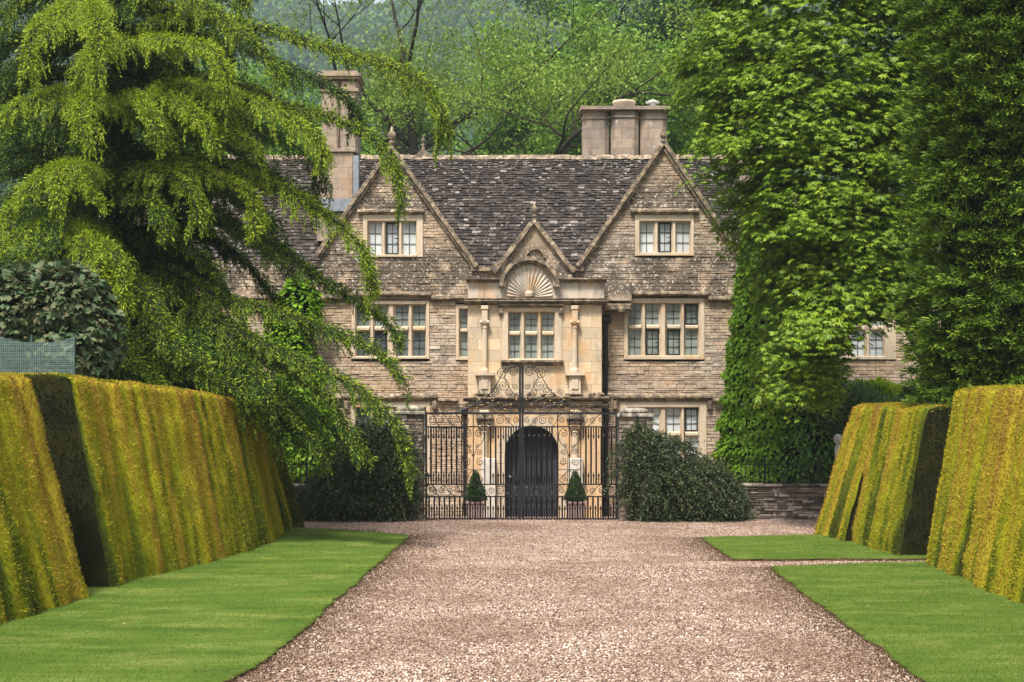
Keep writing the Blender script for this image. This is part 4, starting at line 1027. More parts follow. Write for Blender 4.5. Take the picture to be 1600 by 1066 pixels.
bg_tree(590, 245, 74, 13, 'sparse', 'thin tree with twisted limbs just right of the left chimney', 4, .26, levels=4, nch=(3,4), spread=.7, lean=(-.2,0), len0=.55, crook=.2)
bg_tree(860, 250, 82, 14, 'fresh', 'rounded bright green tree left of the triple chimney', 5, .3, levels=4, nch=(3,4), spread=.75, len0=.45, up=.15)
bg_tree(935, 250, 78, 12, 'fresh', 'leafy green tree rising directly behind the triple chimney', 6, .3, levels=4, nch=(3,4), spread=.8, len0=.42, up=.12)
bg_tree(1010, 250, 90, 22, 'deep', 'tall dark green tree above the right gable, sky showing through', 7, .4, levels=4, nch=(3,4), spread=.6, len0=.5, up=.25)
bg_tree(1075, 250, 76, 14, 'mid', 'mid green tree between right gable and chestnut', 8, .3, levels=4, nch=(3,4), spread=.8, len0=.45)
bg_tree(500, 250, 84, 14, 'mid', 'bushy tree on the bank behind the left chimney', 9, .3, levels=4, nch=(3,4), spread=.8, len0=.4, up=.1)
bg_tree(420, 250, 80, 10, 'fresh', 'low bright tree behind the cedar boughs and left roof', 10, .28, levels=4, nch=(3,4), spread=.8, len0=.4, up=.1)
bg_tree(330, 250, 82, 12, 'mid', 'green tree on the bank glimpsed between upper cedar boughs', 11, .3, levels=4, nch=(3,4), spread=.8, len0=.42, up=.1)
bg_tree(920, 100, 98, 19, 'mid', 'tall tree at the top of the picture, left of the dark one', 12, .35, levels=4, nch=(3,4), spread=.65, len0=.5)
bg_tree(740, 200, 92, 13, 'mid', 'low round tree filling the gap behind the leaning trunk', 13, .3, levels=4, nch=(3,4), spread=.8, len0=.38, up=.1)
bg_tree(1150, 200, 84, 19, 'deep', 'dark tree mostly hidden behind the left side of the chestnut', 14, .35, levels=4, nch=(3,4), spread=.7, len0=.45)

more = [(560,'mid',96,14,'shadowed tree far behind the left gable finial'),(640,'mid',98,10,'low tree in the haze between the forked trunks'),(820,'deep',95,13,'dark tree between the leaning trunk and the rounded bright tree'),(880,'fresh',92,17,'tall fresh green tree above the rounded bright tree'),(960,'deep',97,16,'dark crown above the triple chimney'),(1045,'fresh',88,13,'bright low tree right behind the right gable finial'),(1110,'mid',95,17,'tree filling the gap left of the chestnut top'),(800,'mid',88,12,'low bushy tree above the middle of the ridge'),(250,'mid',90,14,'green tree behind the cedar trunk'),(120,'fresh',92,13,'bright tree seen through the left cedar boughs')]
for i, (px, k_, Y_, h_, lab) in enumerate(more): bg_tree(px, 245, Y_, h_, k_, lab, 30+i, .28, levels=4, nch=(3,4), spread=.78, len0=.42, up=.15)

# ---- horse chestnut on the right
def palmate(P, D, N, size, r_, nl=5, wid=.34):
    """hand-shaped leaves: leaflets fanned around the stalk end"""
    n = len(P); D = norm(D); S = norm(np.cross(D, N)); U = np.cross(S, D); out = []
    for k in range(nl):
        a = (k-(nl-1)/2)*.62; d = D*math.cos(a)+S*math.sin(a) - U*.22 + r_.normal(0, .09, (n, 3)); l = size*(1-.10*abs(k-(nl-1)/2))
        out.append(leaves(P, d, l, l*wid, U+r_.normal(0, .15, (n, 3)), fold=.06))
    return merge(out)
def sprays(centres, outs, sizes, per, lsize, r_, droop=.5, th=.16):
    """flat drooping plates of leaves, like roof tiles of foliage"""
    n = len(centres)*per; c = np.repeat(centres, per, 0); o = np.repeat(norm(outs), per, 0); R_ = np.repeat(sizes, per)
    up = np.array([0, 0, 1.0]); side = norm(np.cross(o, up)); a = r_.uniform(0, 6.283, n); q = np.sqrt(r_.random(n))
    u, v = q*np.cos(a), q*np.sin(a)
    P = c + o*(u*R_)[:, None] + side*(v*R_*.95)[:, None] + up*(-droop*R_*(u*.55+.5*q*q) + r_.normal(0, 1, n)*th*R_)[:, None]
    D = o*.8 + o*(u*.6)[:, None] + side*(v*.9)[:, None] - up*(.35+.5*q)[:, None] + r_.normal(0, .25, (n, 3)); N = up + o*.35 + r_.normal(0, .25, (n, 3))
    return P, D, N
r_ = np.random.default_rng(31); Yc0 = 33.0
ch = thing('chestnut_tree', 'broad bright green chestnut tree with layered drooping leaves right of the house front', 'tree', (X(1510, Yc0), Yc0, 0))
m = MB(); tips = limb_tree(m, (X(1510, Yc0), Yc0, -.1), 14, .42, r_, lean=(-.12, 0), spread=.5, levels=3, nch=(4,5), forks=(.35,.95), len0=.6, up=.3, crook=.09, lenf=(.22,.34)); m.build('trunk', M_bark, ch, True)
# outline of the crown by height (photo rows): left and right limits
rows = [(-160,1130,1440),(-60,1075,1480),(0,1075,1500),(60,1036,1500),(110,1052,1490),(150,1042,1490),(190,1075,1480),(235,1054,1475),(275,1092,1475),(320,1120,1470),(370,1122,1465),(400,1150,1460),(440,1168,1460),(480,1190,1445),(505,1200,1300),(570,1212,1282),(602,1225,1270)]
ry = np.array([r0[0] for r0 in rows]); rl = np.array([r0[1] for r0 in rows]); rr_ = np.array([r0[2] for r0 in rows])
Cn, On, Sn = [], [], []
xc, yc = X(1300, Yc0), Yc0
for k in range(1250):
    py = r_.uniform(-150, 612); l, rgt = np.interp(py, ry, rl), np.interp(py, ry, rr_); w_ = (rgt-l)/2; cxp = (rgt+l)/2
    a = r_.uniform(0, 6.283); q = r_.random()**.28; R_ = r_.choice([.3, .45, .65, .95])*r_.uniform(.85, 1.15)
    if k < 700: a = -abs(a if a < math.pi else 6.283-a)          # more sprays on the side facing the drive
    ww = max(w_ - R_*40, 8); px = cxp + ww*q*math.cos(a); dep = 2.7*q*math.sin(a)*(.5 if py > 540 else 1)
    Cn.append(at(px, py, Yc0)+np.array([0, dep, 0])); oo = np.array([math.cos(a)*.9, math.sin(a), 0])+r_.normal(0, .25, 3)*[1,1,0]; On.append(oo); Sn.append(R_)
P, D, N = sprays(np.array(Cn), np.array(On), np.array(Sn), 62, .2, r_)
V, Fa = palmate(P, D, N, r_.uniform(.08, .175, len(P)), r_)
ML_ch = leaf_mat('chestnut_leaf', (.05,.11,.006), (.14,.24,.012), (.30,.40,.028), .32, .5, .7)
fast('crown', V, Fa, ML_ch, ch)

# ---- tall dark cypress at the right edge
r_ = np.random.default_rng(41); Yt = 27.0
cy_ = thing('cypress_tree', 'tall dark green cypress with plume-like sprays standing behind the right hedge', 'tree', (X(1560, Yt), Yt, 0))
m = MB(); m.tube([(X(1560,Yt),Yt,-.1),(X(1562,Yt),Yt,4),(X(1556,Yt),Yt,12)], [.3,.24,.06], 10); m.build('trunk', M_bark, cy_, True)
def cyl(px, z): return None
Pp, Dp, Lp = [], [], []
nb = 2300
z = r_.uniform(2.3, 12.5, nb); a = r_.uniform(0, 6.283, nb); a[:1800] = -np.abs(np.where(a[:1800] < math.pi, a[:1800], 6.283-a[:1800]))
Rz = 1.62 + .14*noise1(z*1.3, 3) - .25*np.clip((2.9-z)/.9, 0, 1) + .13*noise2(a*2.2+20, z*1.6, 5); q = r_.uniform(.62, .95, nb)
xc_ = X(1556, Yt)
B = np.column_stack([xc_+Rz*q*np.cos(a)*1.0, Yt+Rz*q*np.sin(a), z]); O = np.column_stack([np.cos(a), np.sin(a), np.full(nb, .05)])
B2 = B  # plume bases
per = 72; n = nb*per; b = np.repeat(B, per, 0); o = np.repeat(O, per, 0); s = r_.random(n); L = np.repeat(r_.uniform(.5, .95, nb), per)
side = norm(np.cross(o, [0, 0, 1.0])); tw = np.repeat(r_.normal(0, .5, nb), per); v = r_.uniform(-1, 1, n)*(.32*(1-s)+.08)
P = b + o*(s*L*.55)[:, None] + side*((v+tw*s*.4)*L)[:, None] + np.array([0, 0, 1])*(L*(.5*s-.42*s*s)+r_.normal(0, .03, n))[:, None]
D = o*.7 + side*(v*1.6+tw*.4)[:, None] + np.array([0, 0, 1])*(.55-.75*s)[:, None] + r_.normal(0, .22, (n, 3))
V, Fa = leaves(P, D, r_.uniform(.07, .15, n), r_.uniform(.022, .04, n), o+np.array([0, 0, .6])+r_.normal(0, .3, (n, 3)))
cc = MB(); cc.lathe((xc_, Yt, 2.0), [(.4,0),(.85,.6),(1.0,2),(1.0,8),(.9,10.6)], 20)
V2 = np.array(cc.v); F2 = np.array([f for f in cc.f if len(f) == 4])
nl_ = len(Fa); V, Fa = merge([(V, Fa), (V2, F2)])
fast('crown', V, Fa, [leaf_mat('cypress_leaf', (.02,.05,.006), (.08,.15,.010), (.24,.33,.020), .25, .6, 1.6), M_inner], cy_, mi=np.arange(len(Fa)) >= nl_)

# ---- generic leafy mass grown over lobes
def bush(name, label, cat, loc, lobes, n, lsize, mat, seed, wid=.5, down=.3, out=.8, core=.82, stems=True, kind_leaf='simple', upward=0.0):
    r_ = np.random.default_rng(seed); o = thing(name, label, cat, loc); vol = np.array([l[3]*l[5]+l[3]*l[4] for l in lobes]); pick = r_.choice(len(lobes), n, p=vol/vol.sum()); L = np.array(lobes, float)[pick]
    q = norm(r_.normal(size=(n, 3))); rad = r_.uniform(core, 1.04, (n, 1)) + .07*noise2(q[:, 0]*4+pick, q[:, 2]*4, seed)[:, None]
    P = L[:, :3] + q*L[:, 3:]*rad; k = P[:, 2] > loc[2]-.02; P, q = P[k], q[k]; n = len(P)
    D = q*out + np.array([0, 0, -down+upward]) + r_.normal(0, .4, (n, 3)); N = q + np.array([0, 0, .5]) + r_.normal(0, .3, (n, 3)); s = r_.uniform(.65, 1.25, n)*lsize
    V, Fa = palmate(P, D, N, s, r_, 3, wid) if kind_leaf == 'lobed' else leaves(P, D, s, s*wid, N, fold=.05)
    ps = [(V, Fa)]
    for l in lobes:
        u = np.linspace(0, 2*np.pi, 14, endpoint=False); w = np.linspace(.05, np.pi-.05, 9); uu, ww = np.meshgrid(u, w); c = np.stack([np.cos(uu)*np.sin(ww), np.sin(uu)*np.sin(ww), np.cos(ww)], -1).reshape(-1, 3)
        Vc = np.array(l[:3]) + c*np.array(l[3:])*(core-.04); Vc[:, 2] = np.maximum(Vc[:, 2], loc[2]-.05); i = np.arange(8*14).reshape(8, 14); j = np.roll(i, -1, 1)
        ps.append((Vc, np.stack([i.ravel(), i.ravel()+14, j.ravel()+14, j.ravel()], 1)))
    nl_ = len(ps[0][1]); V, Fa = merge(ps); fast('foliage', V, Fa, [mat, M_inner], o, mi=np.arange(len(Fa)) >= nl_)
    if stems:
        m = MB()
        for l in lobes[:6]: m.tube([(loc[0]+r_.normal(0,.05), loc[1]+r_.normal(0,.05), loc[2]-.05), ((loc[0]+l[0])/2, (loc[1]+l[1])/2, (loc[2]+l[2])/2), (l[0], l[1], l[2])], [.05,.035,.01], 5)
        m.build('stem', M_bark, o)
    return o
def lob(px, py, Y, rx, rz, ry_=None):
    p = at(px, py, Y); return (p[0], p[1], p[2], rx/F*Y, (ry_ if ry_ else rx)/F*Y, rz/F*Y)
# tall climber-clad column beside the house
Yk = 37.9
lb = [lob(1192, py, Yk, w_, 42, 46) for py, w_ in ((745,70),(705,70),(665,66),(625,62),(585,58),(545,54),(505,50),(465,45),(430,41),(400,36))]
bush('climber_column', 'tall column of overlapping bright ivy-like leaves against the right corner of the house', 'climber', (X(1185,Yk), Yk, -.22), lb, 30000, .125, leaf_mat('climber_leaf', (.08,.18,.008), (.17,.34,.015), (.30,.48,.03), .38, .45, .8), 51, .75, .9, .55, .93)
# laurel beside it
Yl = 37.2
bush('laurel_bush', 'dark glossy laurel between the climber column and the far right hedge', 'bush', (X(1275,Yl), Yl, -.22), [lob(1275,690,Yl,45,75),lob(1255,640,Yl,32,45),lob(1300,650,Yl,40,50),lob(1330,690,Yl,50,75),lob(1245,720,Yl,34,45)], 9500, .17, leaf_mat('laurel_leaf', (.035,.10,.015), (.09,.20,.03), (.20,.34,.06), .15, .3, .8), 52, .38, .4, .8, .8)
Yl = 36.8
bush('willowy_shrub', 'airy grey green shrub with narrow upright leaves behind the far right hedge', 'bush', (X(1330,Yl), Yl, -.22), [lob(1305,640,Yl,42,45),lob(1340,650,Yl,45,50),lob(1380,670,Yl,50,50)], 6500, .2, leaf_mat('narrow_leaf', (.05,.10,.03), (.11,.19,.06), (.22,.30,.11), .3, .5, .8), 53, .2, -.3, .7, .6)
bush('golden_shrub', 'vivid yellow green shrub above the right hedges in front of the wing', 'bush', (X(1375,37.6), 37.6, -.22), [lob(1348,632,37.6,28,34),lob(1375,630,37.6,32,34),lob(1402,640,37.6,28,34)], 7500, .13, leaf_mat('golden_leaf', (.16,.28,.01), (.32,.46,.012), (.52,.60,.03), .4, .5, 1.5), 54, .5, .1, .8, .8)
bush('dark_yew_bush', 'small rounded very dark yew bush between hedge and cypress', 'bush', (X(1452,30), 30, 0), [lob(1452,628,30,42,42),lob(1440,640,30,34,40),lob(1480,640,30,36,50)], 9000, .09, leaf_mat('dark_yew_leaf', (.006,.016,.005), (.014,.035,.008), (.03,.06,.014), .1, .7, 1), 55, .3, .0, .8, .85)
# trailing shrubs over wall and piers
M_coto = leaf_mat('dark_trailing_leaf', (.012,.024,.008), (.038,.06,.021), (.13,.155,.065), .12, .6, 1.1)
def trailing(label, lobes, loc, n_sprays, seed, flow):
    r_ = np.random.default_rng(seed); o = thing('trailing_shrub', label, 'shrub', loc, 'dark trailing shrubs beside the gate piers'); L = np.array(lobes); pick = r_.integers(0, len(L), n_sprays); l = L[pick]
    q = norm(r_.normal(size=(n_sprays, 3))); q[:, 1] = -np.abs(q[:, 1])*r_.choice([1, 1, 1, -1], n_sprays); B = l[:, :3]+q*l[:, 3:]*r_.uniform(.7, 1, (n_sprays, 1))
    d = q*.6 + np.array([flow, -.1, -.25]) + r_.normal(0, .3, (n_sprays, 3)); d = norm(d); per = 26; n = n_sprays*per; s = np.tile(np.linspace(.05, 1, per), n_sprays); ln = np.repeat(r_.uniform(.3, .75, n_sprays), per)
    P = np.repeat(B, per, 0)+np.repeat(d, per, 0)*(s*ln)[:, None]+np.array([0, 0, -1])*(s*s*ln*.5)[:, None] + r_.normal(0, .015, (n, 3))
    D = np.repeat(d, per, 0)*.6+r_.normal(0, .6, (n, 3))-np.array([0, 0, .2])*s[:, None]; V, Fa = leaves(P, D, r_.uniform(.05, .10, n), r_.uniform(.022, .04, n))
    ps = [(V, Fa)]
    k = P[:, 2]
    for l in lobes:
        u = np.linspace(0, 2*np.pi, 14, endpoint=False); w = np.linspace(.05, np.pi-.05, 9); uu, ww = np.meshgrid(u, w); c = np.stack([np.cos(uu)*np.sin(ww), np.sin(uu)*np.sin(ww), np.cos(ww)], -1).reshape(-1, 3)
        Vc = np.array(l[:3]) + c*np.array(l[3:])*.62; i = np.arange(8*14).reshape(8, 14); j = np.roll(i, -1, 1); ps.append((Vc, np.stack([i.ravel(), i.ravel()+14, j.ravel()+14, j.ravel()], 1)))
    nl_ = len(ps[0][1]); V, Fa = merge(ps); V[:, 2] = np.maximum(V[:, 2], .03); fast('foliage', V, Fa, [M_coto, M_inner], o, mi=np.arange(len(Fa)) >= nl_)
    m = MB()
    for i in range(0, n_sprays, 14): m.tube([B[i], B[i]+d[i]*.3, B[i]+d[i]*.55+np.array([0,0,-.12])], [.009,.007,.003], 4)
    m.build('twigs', M_bark2, o)
Yt_ = 34.9
trailing('dark trailing shrub heaped against the left pier under the cedar tip', [lob(604,698,Yt_,28,38,30),lob(600,730,Yt_,52,50,34),lob(560,755,Yt_,56,42,36),lob(520,772,Yt_,40,28,30),lob(612,762,Yt_,26,38,28),(lob(580,700,Yt_,40,34,28))], (X(600,Yt_), Yt_, 0), 2600, 61, -.35)
trailing('dark shrub heaped against the right pier below the ground floor window', [lob(998,708,Yt_,22,38,28),lob(1012,748,Yt_,36,50,34),lob(1045,730,Yt_,40,42,36),(lob(1088,754,Yt_,44,32,34)),lob(1112,770,Yt_,30,22,30),lob(1050,770,Yt_,60,28,30)], (X(1030,Yt_), Yt_, 0), 2900, 62, .35)
# climber on the house behind the cedar
bush('wall_climber', 'leafy green climber on the house wall behind the lower cedar boughs', 'climber', (X(468,38.9), 38.9, -.22), [lob(468,480,38.9,34,45,12),lob(450,530,38.9,34,50,12),lob(470,600,38.9,34,60,14),lob(480,690,38.9,44,70,22),lob(440,700,38.9,50,70,20),lob(520,720,38.9,34,50,20)], 9500, .17, bpy.data.materials['climber_leaf'], 56, .7, .6, .6, .9)
# broad leaved shrub behind the left hedge
Ym = 23.6
bush('maple_shrub', 'large leaved dark maple shrub with purplish tips behind the left hedge', 'shrub', (X(90,Ym), Ym, 0), [lob(30,480,Ym,75,62),lob(95,475,Ym,70,58),lob(140,510,Ym,46,50),lob(110,545,Ym,70,60),lob(10,530,Ym,70,60),lob(80,640,Ym,80,80)], 8200, .15, leaf_mat('maple_leaf', (.035,.065,.028), (.07,.12,.045), (.17,.14,.08), .15, .5, 1.2), 57, .6, .35, .8, .86, kind_leaf='lobed')
# netting on posts in front of it
m = MB(); Yn = 22.4; nt_ = thing('garden_netting', 'blue green windbreak netting on thin posts behind the left hedge', 'netting', (X(60,Yn), Yn, 0))
zt = Z(526, Yn); xs = np.arange(X(-120,Yn), X(116,Yn), .032); sag = lambda x: zt-.10*abs(math.sin((x-X(116,Yn))*2.6))
for i, x in enumerate(xs): m.box(x, x+.0075, Yn+.03*math.sin(x*5), Yn+.03*math.sin(x*5)+.004, 2.4, sag(x))
z_ = 2.4
k = 0
while z_ < zt:
    for a, b in zip(xs[:-1:2], xs[2::2]):
        if z_ < sag(a): m.add([(a,Yn+.03*math.sin(a*5)-.003,z_),(b,Yn+.03*math.sin(b*5)-.003,z_),(b,Yn+.03*math.sin(b*5)-.003,z_+.007),(a,Yn+.03*math.sin(a*5)-.003,z_+.007)], [(0,1,2,3)])
    z_ += .026+.01*(k % 3 == 0); k += 1
m.build('net', m_flat('net_green', (.15,.22,.21), .6, var=.2), nt_)
M_post = m_flat('post_green', (.05,.08,.07), .5)
for px in (115, 48, -30, -100): m = MB(); m.tube([(X(px,Yn), Yn+.04, -.05), (X(px,Yn), Yn+.04, zt+.03)], .022, 8); m.build('post', M_post, nt_)
# ------------------------------------------------------------------ weeping cedar
r_ = np.random.default_rng(77); YT = 30.5; XT = X(185, YT)
cedar = thing('cedar_tree', 'huge weeping cedar with long drooping yellow green boughs left of the house', 'tree', (XT, YT, 0))
m = MB(); tr = ipts([(XT,YT,-.2),(XT+.1,YT,3),(XT-.05,YT+.1,7),(XT+.1,YT,11),(XT,YT,15)], 20); m.tube(tr, np.linspace(.55, .12, 20), 12); m.build('trunk', M_bark, cedar, True)
bm = MB(); TV, TN = [], []      # branch wood; tuft arrays
def add_tufts(P, D, L, W, mi): V, _ = leaves(P, D, L, W); TV.append(V); TN.append(np.full(len(P), mi) if np.isscalar(mi) else mi)
def bough(pts, wid=1.0, tas=1.0, dens=1.0, new=.5, start=.12, tipr=.01):
    """pts world control points from trunk to drooping tip"""
    c = ipts(pts, 40); seg = np.linalg.norm(np.diff(c, axis=0), axis=1); cum = np.concatenate([[0], np.cumsum(seg)]); L = cum[-1]
    bm.tube(c-np.array([0,0,.05]), np.linspace(.006*L+.012, tipr, 40), 6)
    ns = int(L/.004); ts = r_.uniform(.08, 1, ns)*L; Bs = np.stack([np.interp(ts, cum, c[:, k]) for k in range(3)], 1); Ts = norm(np.stack([np.interp(ts, cum[1:], np.diff(c[:, k])) for k in range(3)], 1))
    rs_ = r_.normal(0, 1, (ns, 3))*np.array([.075, .075, .04])
    add_tufts(Bs+rs_+np.array([0,0,.01]), Ts*.7+rs_*8+np.array([0,0,.15])+r_.normal(0,.3,(ns,3)), r_.uniform(.06,.13,ns), r_.uniform(.022,.034,ns), (r_.random(ns) < new+.15).astype(int))
    n = int(L/.043*dens); t = np.sort(r_.uniform(start, 1, n)); q = t*L
    B = np.stack([np.interp(q, cum, c[:, k]) for k in range(3)], 1); T = norm(np.stack([np.interp(q, cum[1:], np.diff(c[:, k])) for k in range(3)], 1))
    sd = r_.choice([-1, 1], n); S = norm(np.cross(T, [0, 0, 1.0]))*sd[:, None]; sid = r_.integers(0, 999)
    grp = noise1(q*2.1+sd*11, sid)                                   # the curtain hangs in separate fans
    bl = wid*(.18 + .95*np.clip(1-t, 0, 1)**.6*np.clip((t-start)/.2+.35, 0, 1))*r_.uniform(.5, 1.1, n)*np.clip(1+.55*grp, .4, 1.6)
    hang = tas*(.06+.36*r_.random(n)**1.4*(1-.3*t))*np.clip(.9+1.0*grp, .2, 2)
    d = norm(S*r_.uniform(.4, 1.0, n)[:, None] + T*r_.uniform(.35, 1.1, n)[:, None] + np.array([0, 0, .10]))
    k = 108; u = r_.random((n, k))**.8
    def path(u_): 
        P_ = B[:, None]+d[:, None]*((u_*(1-.22*u_))*bl[:, None])[..., None]; P_[..., 2] -= .26*bl[:, None]*u_**2 + hang[:, None]*np.clip((u_-.3)/.7, 0, 1)**1.35; return P_
    P_ = path(u); tg = norm(path(np.minimum(u+.04, 1.04))-P_)
    rad = r_.normal(0, 1, (n, k, 3))*(.040*(1.25-u))[..., None]; rad[..., 2] -= r_.exponential(.045, (n, k))*(1.1-u)
    D_ = tg*.75+rad*9+r_.normal(0, .25, (n, k, 3)); D_[..., 2] -= .15
    kp = r_.random((n, k)) < np.clip((bl+hang)[:, None]/.75, .25, 1)
    m_ = int(kp.sum()); mi = (r_.random(m_) < np.clip(new*(.45+.75*u[kp]) + (rad[..., 2][kp] > 0)*.12, 0, 1)).astype(int)  # tips carry new growth; upper tufts coloured brighter as if lit
    add_tufts((P_+rad)[kp], D_[kp], r_.uniform(.035, .068, m_), r_.uniform(.014, .023, m_), mi)
    w = path(np.tile(np.linspace(0, 1, 5), (n, 1)))
    for i in range(0, n, 3): bm.tube(w[i], [.009,.008,.006,.004,.003], 3, cap=False)
def pb(pl, wid=1.0, tas=1.0, dens=1.0, new=.5, start=.12):
    bough([at(*p) for p in pl], wid, tas, dens, new, start)
    q = [at(p[0]-10-14*i, p[1]+14+5*i, p[2]+.45*i+.3) for i, p in enumerate(pl[:-2])]
    if len(q) > 3: bough(q, wid*1.1, tas*1.2, .8, new*.08, start)  # twin behind coloured nearly all dark, shade put into its tone
T0 = 30.5
# the long boughs over the house front
pb([(190,60,T0),(270,8,29.5),(370,34,28.6),(446,50,28.2),(531,77,28),(597,94,27.8),(645,116,27.6),(671,140,27.5),(689,175,27.4),(692,222,27.3)], 1.0, 1.1, 1.1, .5)
pb([(190,150,T0),(300,118,29.6),(380,132,29),(444,160,28.6),(509,179,28.4),(553,195,28.2),(590,220,28),(612,250,27.9),(625,285,27.8),(627,325,27.8)], 1.0, 1.0, 1.0, .45)
pb([(190,170,T0),(263,131,29.2),(341,140,28),(400,158,27.6),(440,175,27.4),(473,196,27.2),(500,222,27.1),(503,262,27)], 1.05, 1.1, 1.1, .8)
pb([(190,250,T0),(280,240,29.5),(380,268,28.6),(440,292,28.2),(480,314,28),(514,336,27.8),(537,353,27.7),(561,380,27.6),(575,411,27.6),(582,458,27.5)], 1.0, 1.0, 1.0, .65)
pb([(190,300,T0),(300,250,30.5),(400,262,30.8),(450,285,31),(490,315,31),(510,335,31)], .9, 1.0, .9, .15)
pb([(190,360,T0),(300,340,30),(400,366,29.4),(450,395,29),(506,440,28.6),(544,459,28.5),(577,481,28.4),(607,504,28.4),(628,538,28.3)], 1.0, .9, 1.0, .25)
pb([(190,400,T0),(270,425,29.4),(350,465,28.6),(420,481,28.2),(465,497,28),(521,515,27.9),(562,532,27.8),(600,556,27.7),(630,590,27.6)], 1.05, 1.0, 1.1, .35)
pb([(190,430,T0),(300,470,28.8),(370,515,28),(435,545,27.6),(495,571,27.4),(544,597,27.2),(581,624,27.1),(615,657,27.1),(630,695,27),(640,745,27)], 1.1, .95, 1.15, .35)
pb([(190,480,T0),(280,505,29),(350,535,28.2),(420,564,27.8),(457,582,27.6),(495,609,27.4),(525,639,27.3),(551,680,27.2),(575,722,27.1)], 1.05, .95, 1.1, .3)
pb([(190,500,T0),(260,535,29),(330,575,28.4),(390,605,28),(440,640,27.8),(480,680,27.7),(505,712,27.6)], 1.0, 1.1, 1.0, .25)
pb([(190,520,T0),(260,520,30.5),(350,560,30.6),(430,605,30.4),(500,650,30.2),(540,700,30)], 1.1, 1.2, 1.0, .1)
pb([(190,545,T0),(240,560,28),(300,575,27.4),(350,595,27.2),(390,620,27.2),(420,648,27.2)], .8, .8, 1.0, .35)
pb([(190,420,T0),(250,440,30),(310,470,29.6),(370,520,29.2),(400,560,29)], 1.1, 1.1, 1.0, .2)
# upper fans
pb([(190,40,T0),(240,-20,29),(300,-5,28),(340,20,27.5),(370,55,27.2)], .9, 1.2, 1.0, .6)
pb([(190,60,T0),(260,30,29.2),(330,28,28.4),(380,50,28),(420,85,27.8),(445,130,27.7)], 1.0, 1.1, 1.0, .5)
pb([(190,90,T0),(230,60,28.5),(280,62,27.4),(330,75,27),(350,105,26.8),(357,140,26.7)], .9, 1.1, 1.1, .85)
pb([(190,30,T0),(150,5,28.6),(150,25,27.2),(155,50,26.8),(152,90,26.6),(150,125,26.5)], .8, 1.3, 1.1, .9)
pb([(190,30,T0),(120,8,29),(80,22,27.8),(52,45,27.2),(46,80,27),(44,118,26.9)], .8, 1.2, 1.1, .9)
pb([(190,20,T0),(100,-20,29.5),(30,0,29),(0,25,28.6),(-30,70,28.4)], 1.0, 1.0, 1.0, .5)
pb([(190,-20,T0),(230,-70,30),(300,-70,29.5),(360,-40,29),(385,10,28.8)], 1.0, 1.0, 1.0, .5)
pb([(190,160,T0),(120,140,28.6),(80,145,27.6),(30,160,27),(0,190,26.8),(-30,240,26.7)], 1.0, 1.0, 1.1, .85)
pb([(190,170,T0),(150,150,28),(130,160,27),(125,190,26.6),(122,220,26.5)], 1.0, 1.0, 1.1, .85)
pb([(190,170,T0),(210,150,28.2),(230,170,27),(240,205,26.7)], .9, .9, 1.0, .7)
pb([(190,165,T0),(230,150,28.6),(290,160,27.6),(320,190,27.2),(335,225,27)], 1.0, .9, 1.0, .8)
pb([(190,180,T0),(290,190,28.8),(350,205,28),(390,225,27.8),(410,250,27.7)], .9, .9, 1.0, .7)
pb([(190,290,T0),(130,262,28.4),(85,262,27.2),(50,290,26.8),(20,320,26.6),(0,352,26.5)], 1.0, 1.0, 1.1, .85)
pb([(190,290,T0),(130,258,28),(92,262,26.9),(92,290,26.5),(90,325,26.4)], .9, 1.0, 1.1, .9)
pb([(190,290,T0),(140,262,28),(110,272,27),(140,300,26.8),(165,325,26.8)], .9, .9, 1.0, .8)
pb([(190,270,T0),(280,250,29),(340,275,28.2),(390,300,27.8),(396,340,27.6),(398,372,27.5)], .8, .9, 1.0, .8)
pb([(190,270,T0),(240,262,28.4),(290,290,27.6),(305,320,27.4),(310,350,27.3)], 1.0, .9, 1.0, .6)
pb([(190,360,T0),(120,345,28.2),(60,352,27),(20,372,26.5),(-20,410,26.3)], 1.0, 1.0, 1.1, .75)
pb([(190,370,T0),(130,350,27.8),(130,372,26.6),(150,400,26.2),(160,430,26.1),(170,462,26)], .9, 1.1, 1.1, .9)
pb([(190,370,T0),(140,365,27.6),(175,390,26.4),(190,430,26.1),(196,480,26)], .8, 1.1, 1.1, .7)
pb([(190,420,T0),(215,440,28.2),(240,480,27.4),(262,520,27.2),(280,560,27.1)], 1.0, 1.1, 1.0, .35)
pb([(190,470,T0),(225,480,28),(260,520,27.2),(300,545,27),(330,580,26.9)], 1.0, 1.0, 1.0, .3)
pb([(190,510,T0),(190,520,27.5),(200,555,27),(230,580,26.9),(260,605,26.8)], .9, .9, 1.0, .4)
pb([(190,380,T0),(260,370,28.8),(320,400,28.6),(350,440,28.5)], .8, 1.0, 1.0, .2)
# dense old inner foliage about the trunk, coloured dark for interior shade
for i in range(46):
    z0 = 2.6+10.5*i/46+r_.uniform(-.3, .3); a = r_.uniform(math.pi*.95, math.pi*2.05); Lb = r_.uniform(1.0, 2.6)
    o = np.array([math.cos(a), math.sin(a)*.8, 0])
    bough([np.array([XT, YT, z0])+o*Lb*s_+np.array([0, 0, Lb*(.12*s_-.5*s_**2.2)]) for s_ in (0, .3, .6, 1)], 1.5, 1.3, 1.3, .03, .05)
for px, py, w_, nw in ((215,150,50,.6),(165,60,-60,.7),(225,300,60,.35),(60,430,-60,.5),(240,540,60,.2),(330,600,70,.2),(380,560,60,.2),(430,620,50,.15),(290,500,60,.15)):
    f = r_.uniform(27.4, 28.8); pb([(px-w_*.5,py+8,30.2),(px-w_*.2,py,f+.9),(px+w_*.2,py+12,f),(px+w_*.5,py+40,f-.4),(px+w_*.6,py+70,f-.5)], .95, 1.0, 1.0, nw, .05)
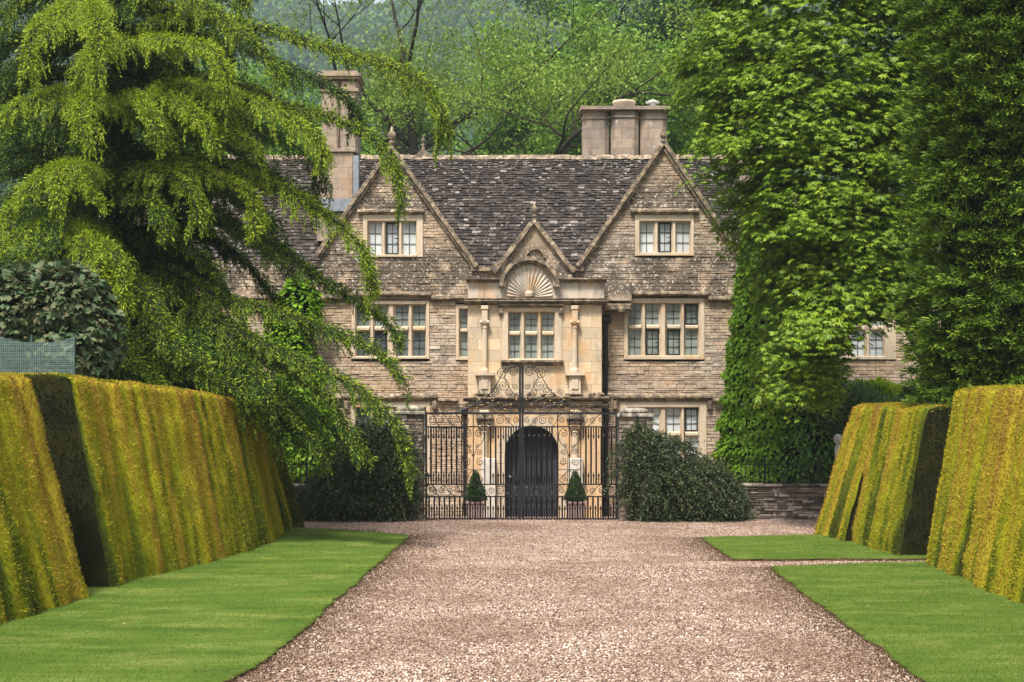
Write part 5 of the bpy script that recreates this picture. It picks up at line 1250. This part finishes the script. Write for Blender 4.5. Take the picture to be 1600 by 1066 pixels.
for q in ([(190,120,T0),(120,110,31.2),(50,118,31.6),(0,140,31.8),(-40,180,32)],[(190,200,T0),(110,200,31.4),(40,215,31.8),(-20,250,32)],[(190,330,T0),(110,320,31.2),(40,335,31.6),(-20,370,31.8)],[(190,70,T0),(120,60,31),(60,75,31.4),(10,110,31.6)],[(190,230,T0),(300,215,31.6),(380,240,32),(430,280,32.2)],[(190,400,T0),(290,400,31.4),(340,440,31.8),(380,490,32)]): pb(q, 1.2, 1.4, 1.2, .08)
# boughs behind and all round, coloured darker for shaded depth
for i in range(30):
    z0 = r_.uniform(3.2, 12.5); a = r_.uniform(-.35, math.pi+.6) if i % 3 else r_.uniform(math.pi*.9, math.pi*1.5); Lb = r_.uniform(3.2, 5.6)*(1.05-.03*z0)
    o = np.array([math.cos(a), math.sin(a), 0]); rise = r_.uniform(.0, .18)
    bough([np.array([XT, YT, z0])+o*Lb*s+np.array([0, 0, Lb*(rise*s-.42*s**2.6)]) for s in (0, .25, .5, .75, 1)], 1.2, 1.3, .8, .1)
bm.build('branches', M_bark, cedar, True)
V = np.concatenate(TV); mi = np.concatenate(TN)

M_c0 = leaf_mat('cedar_old_shaded', (.012,.036,.005), (.03,.075,.008), (.065,.13,.015), .25, .6, 1.0); M_c1 = leaf_mat('cedar_new_lit', (.12,.19,.008), (.24,.33,.012), (.40,.48,.03), .35, .6, 1.0)  # old and new growth, also coloured in for shaded gaps and lit crests
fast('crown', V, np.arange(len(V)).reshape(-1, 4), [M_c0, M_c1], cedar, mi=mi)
# ------------------------------------------------------------------ camera, sky, sun, haze
cd = bpy.data.cameras.new('camera'); cam = bpy.data.objects.new('camera', cd); C.objects.link(cam)
cam.location = (0, 0, H); cam.rotation_euler = (R(90), 0, 0)
cd.lens = 36*F/1600; cd.sensor_width = 36; cd.shift_y = (HY-533)/1600; cd.clip_end = 5000; cd.clip_start = .1
bpy.context.scene.camera = cam
w = bpy.data.worlds.new('World'); bpy.context.scene.world = w; w.use_nodes = True
nt = w.node_tree; bg = nt.nodes['Background']
sky = nt.nodes.new('ShaderNodeTexSky'); sky.sky_type = 'NISHITA'; sky.sun_disc = False
SE, SR = R(60), R(203)
sky.sun_elevation = SE; sky.sun_rotation = SR; sky.air_density = 1.4; sky.dust_density = 4; sky.ozone_density = 1
hs = nt.nodes.new('ShaderNodeHueSaturation'); hs.inputs['Saturation'].default_value = .45
nt.links.new(sky.outputs[0], hs.inputs['Color']); nt.links.new(hs.outputs[0], bg.inputs[0]); bg.inputs[1].default_value = .12
sd = bpy.data.lights.new('sun', 'SUN'); sun = bpy.data.objects.new('sun', sd); C.objects.link(sun)
sd.energy = 3.3; sd.angle = R(11); sd.color = (1, .95, .87)
# sun_rotation turns clockwise from +Y seen from above
dv = Vector((math.sin(SR)*math.cos(SE), math.cos(SR)*math.cos(SE), math.sin(SE)))
sun.rotation_euler = dv.to_track_quat('Z', 'Y').to_euler()
HAZE = True
if HAZE:
    m = MB(); m.box(-900, 900, -90, 1500, -3, 420)
    hm = bpy.data.materials.new('haze'); hm.use_nodes = True; t_ = hm.node_tree; t_.nodes.remove(t_.nodes['Principled BSDF'])
    pv = t_.nodes.new('ShaderNodeVolumePrincipled'); pv.inputs['Color'].default_value = (.72, .86, 1, 1); pv.inputs['Density'].default_value = .0003
    pv.inputs['Anisotropy'].default_value = .2
    t_.links.new(pv.outputs[0], t_.nodes['Material Output'].inputs['Volume'])
    kind(m.build('haze', hm), 'stuff')
vs = bpy.context.scene.view_settings; vs.view_transform = 'Standard'; vs.look = 'None'; vs.exposure = 1.0; vs.gamma = 1
cy = bpy.context.scene.cycles
cy.max_bounces = 6; cy.diffuse_bounces = 4; cy.transmission_bounces = 4; cy.transparent_max_bounces = 8; cy.volume_bounces = 1
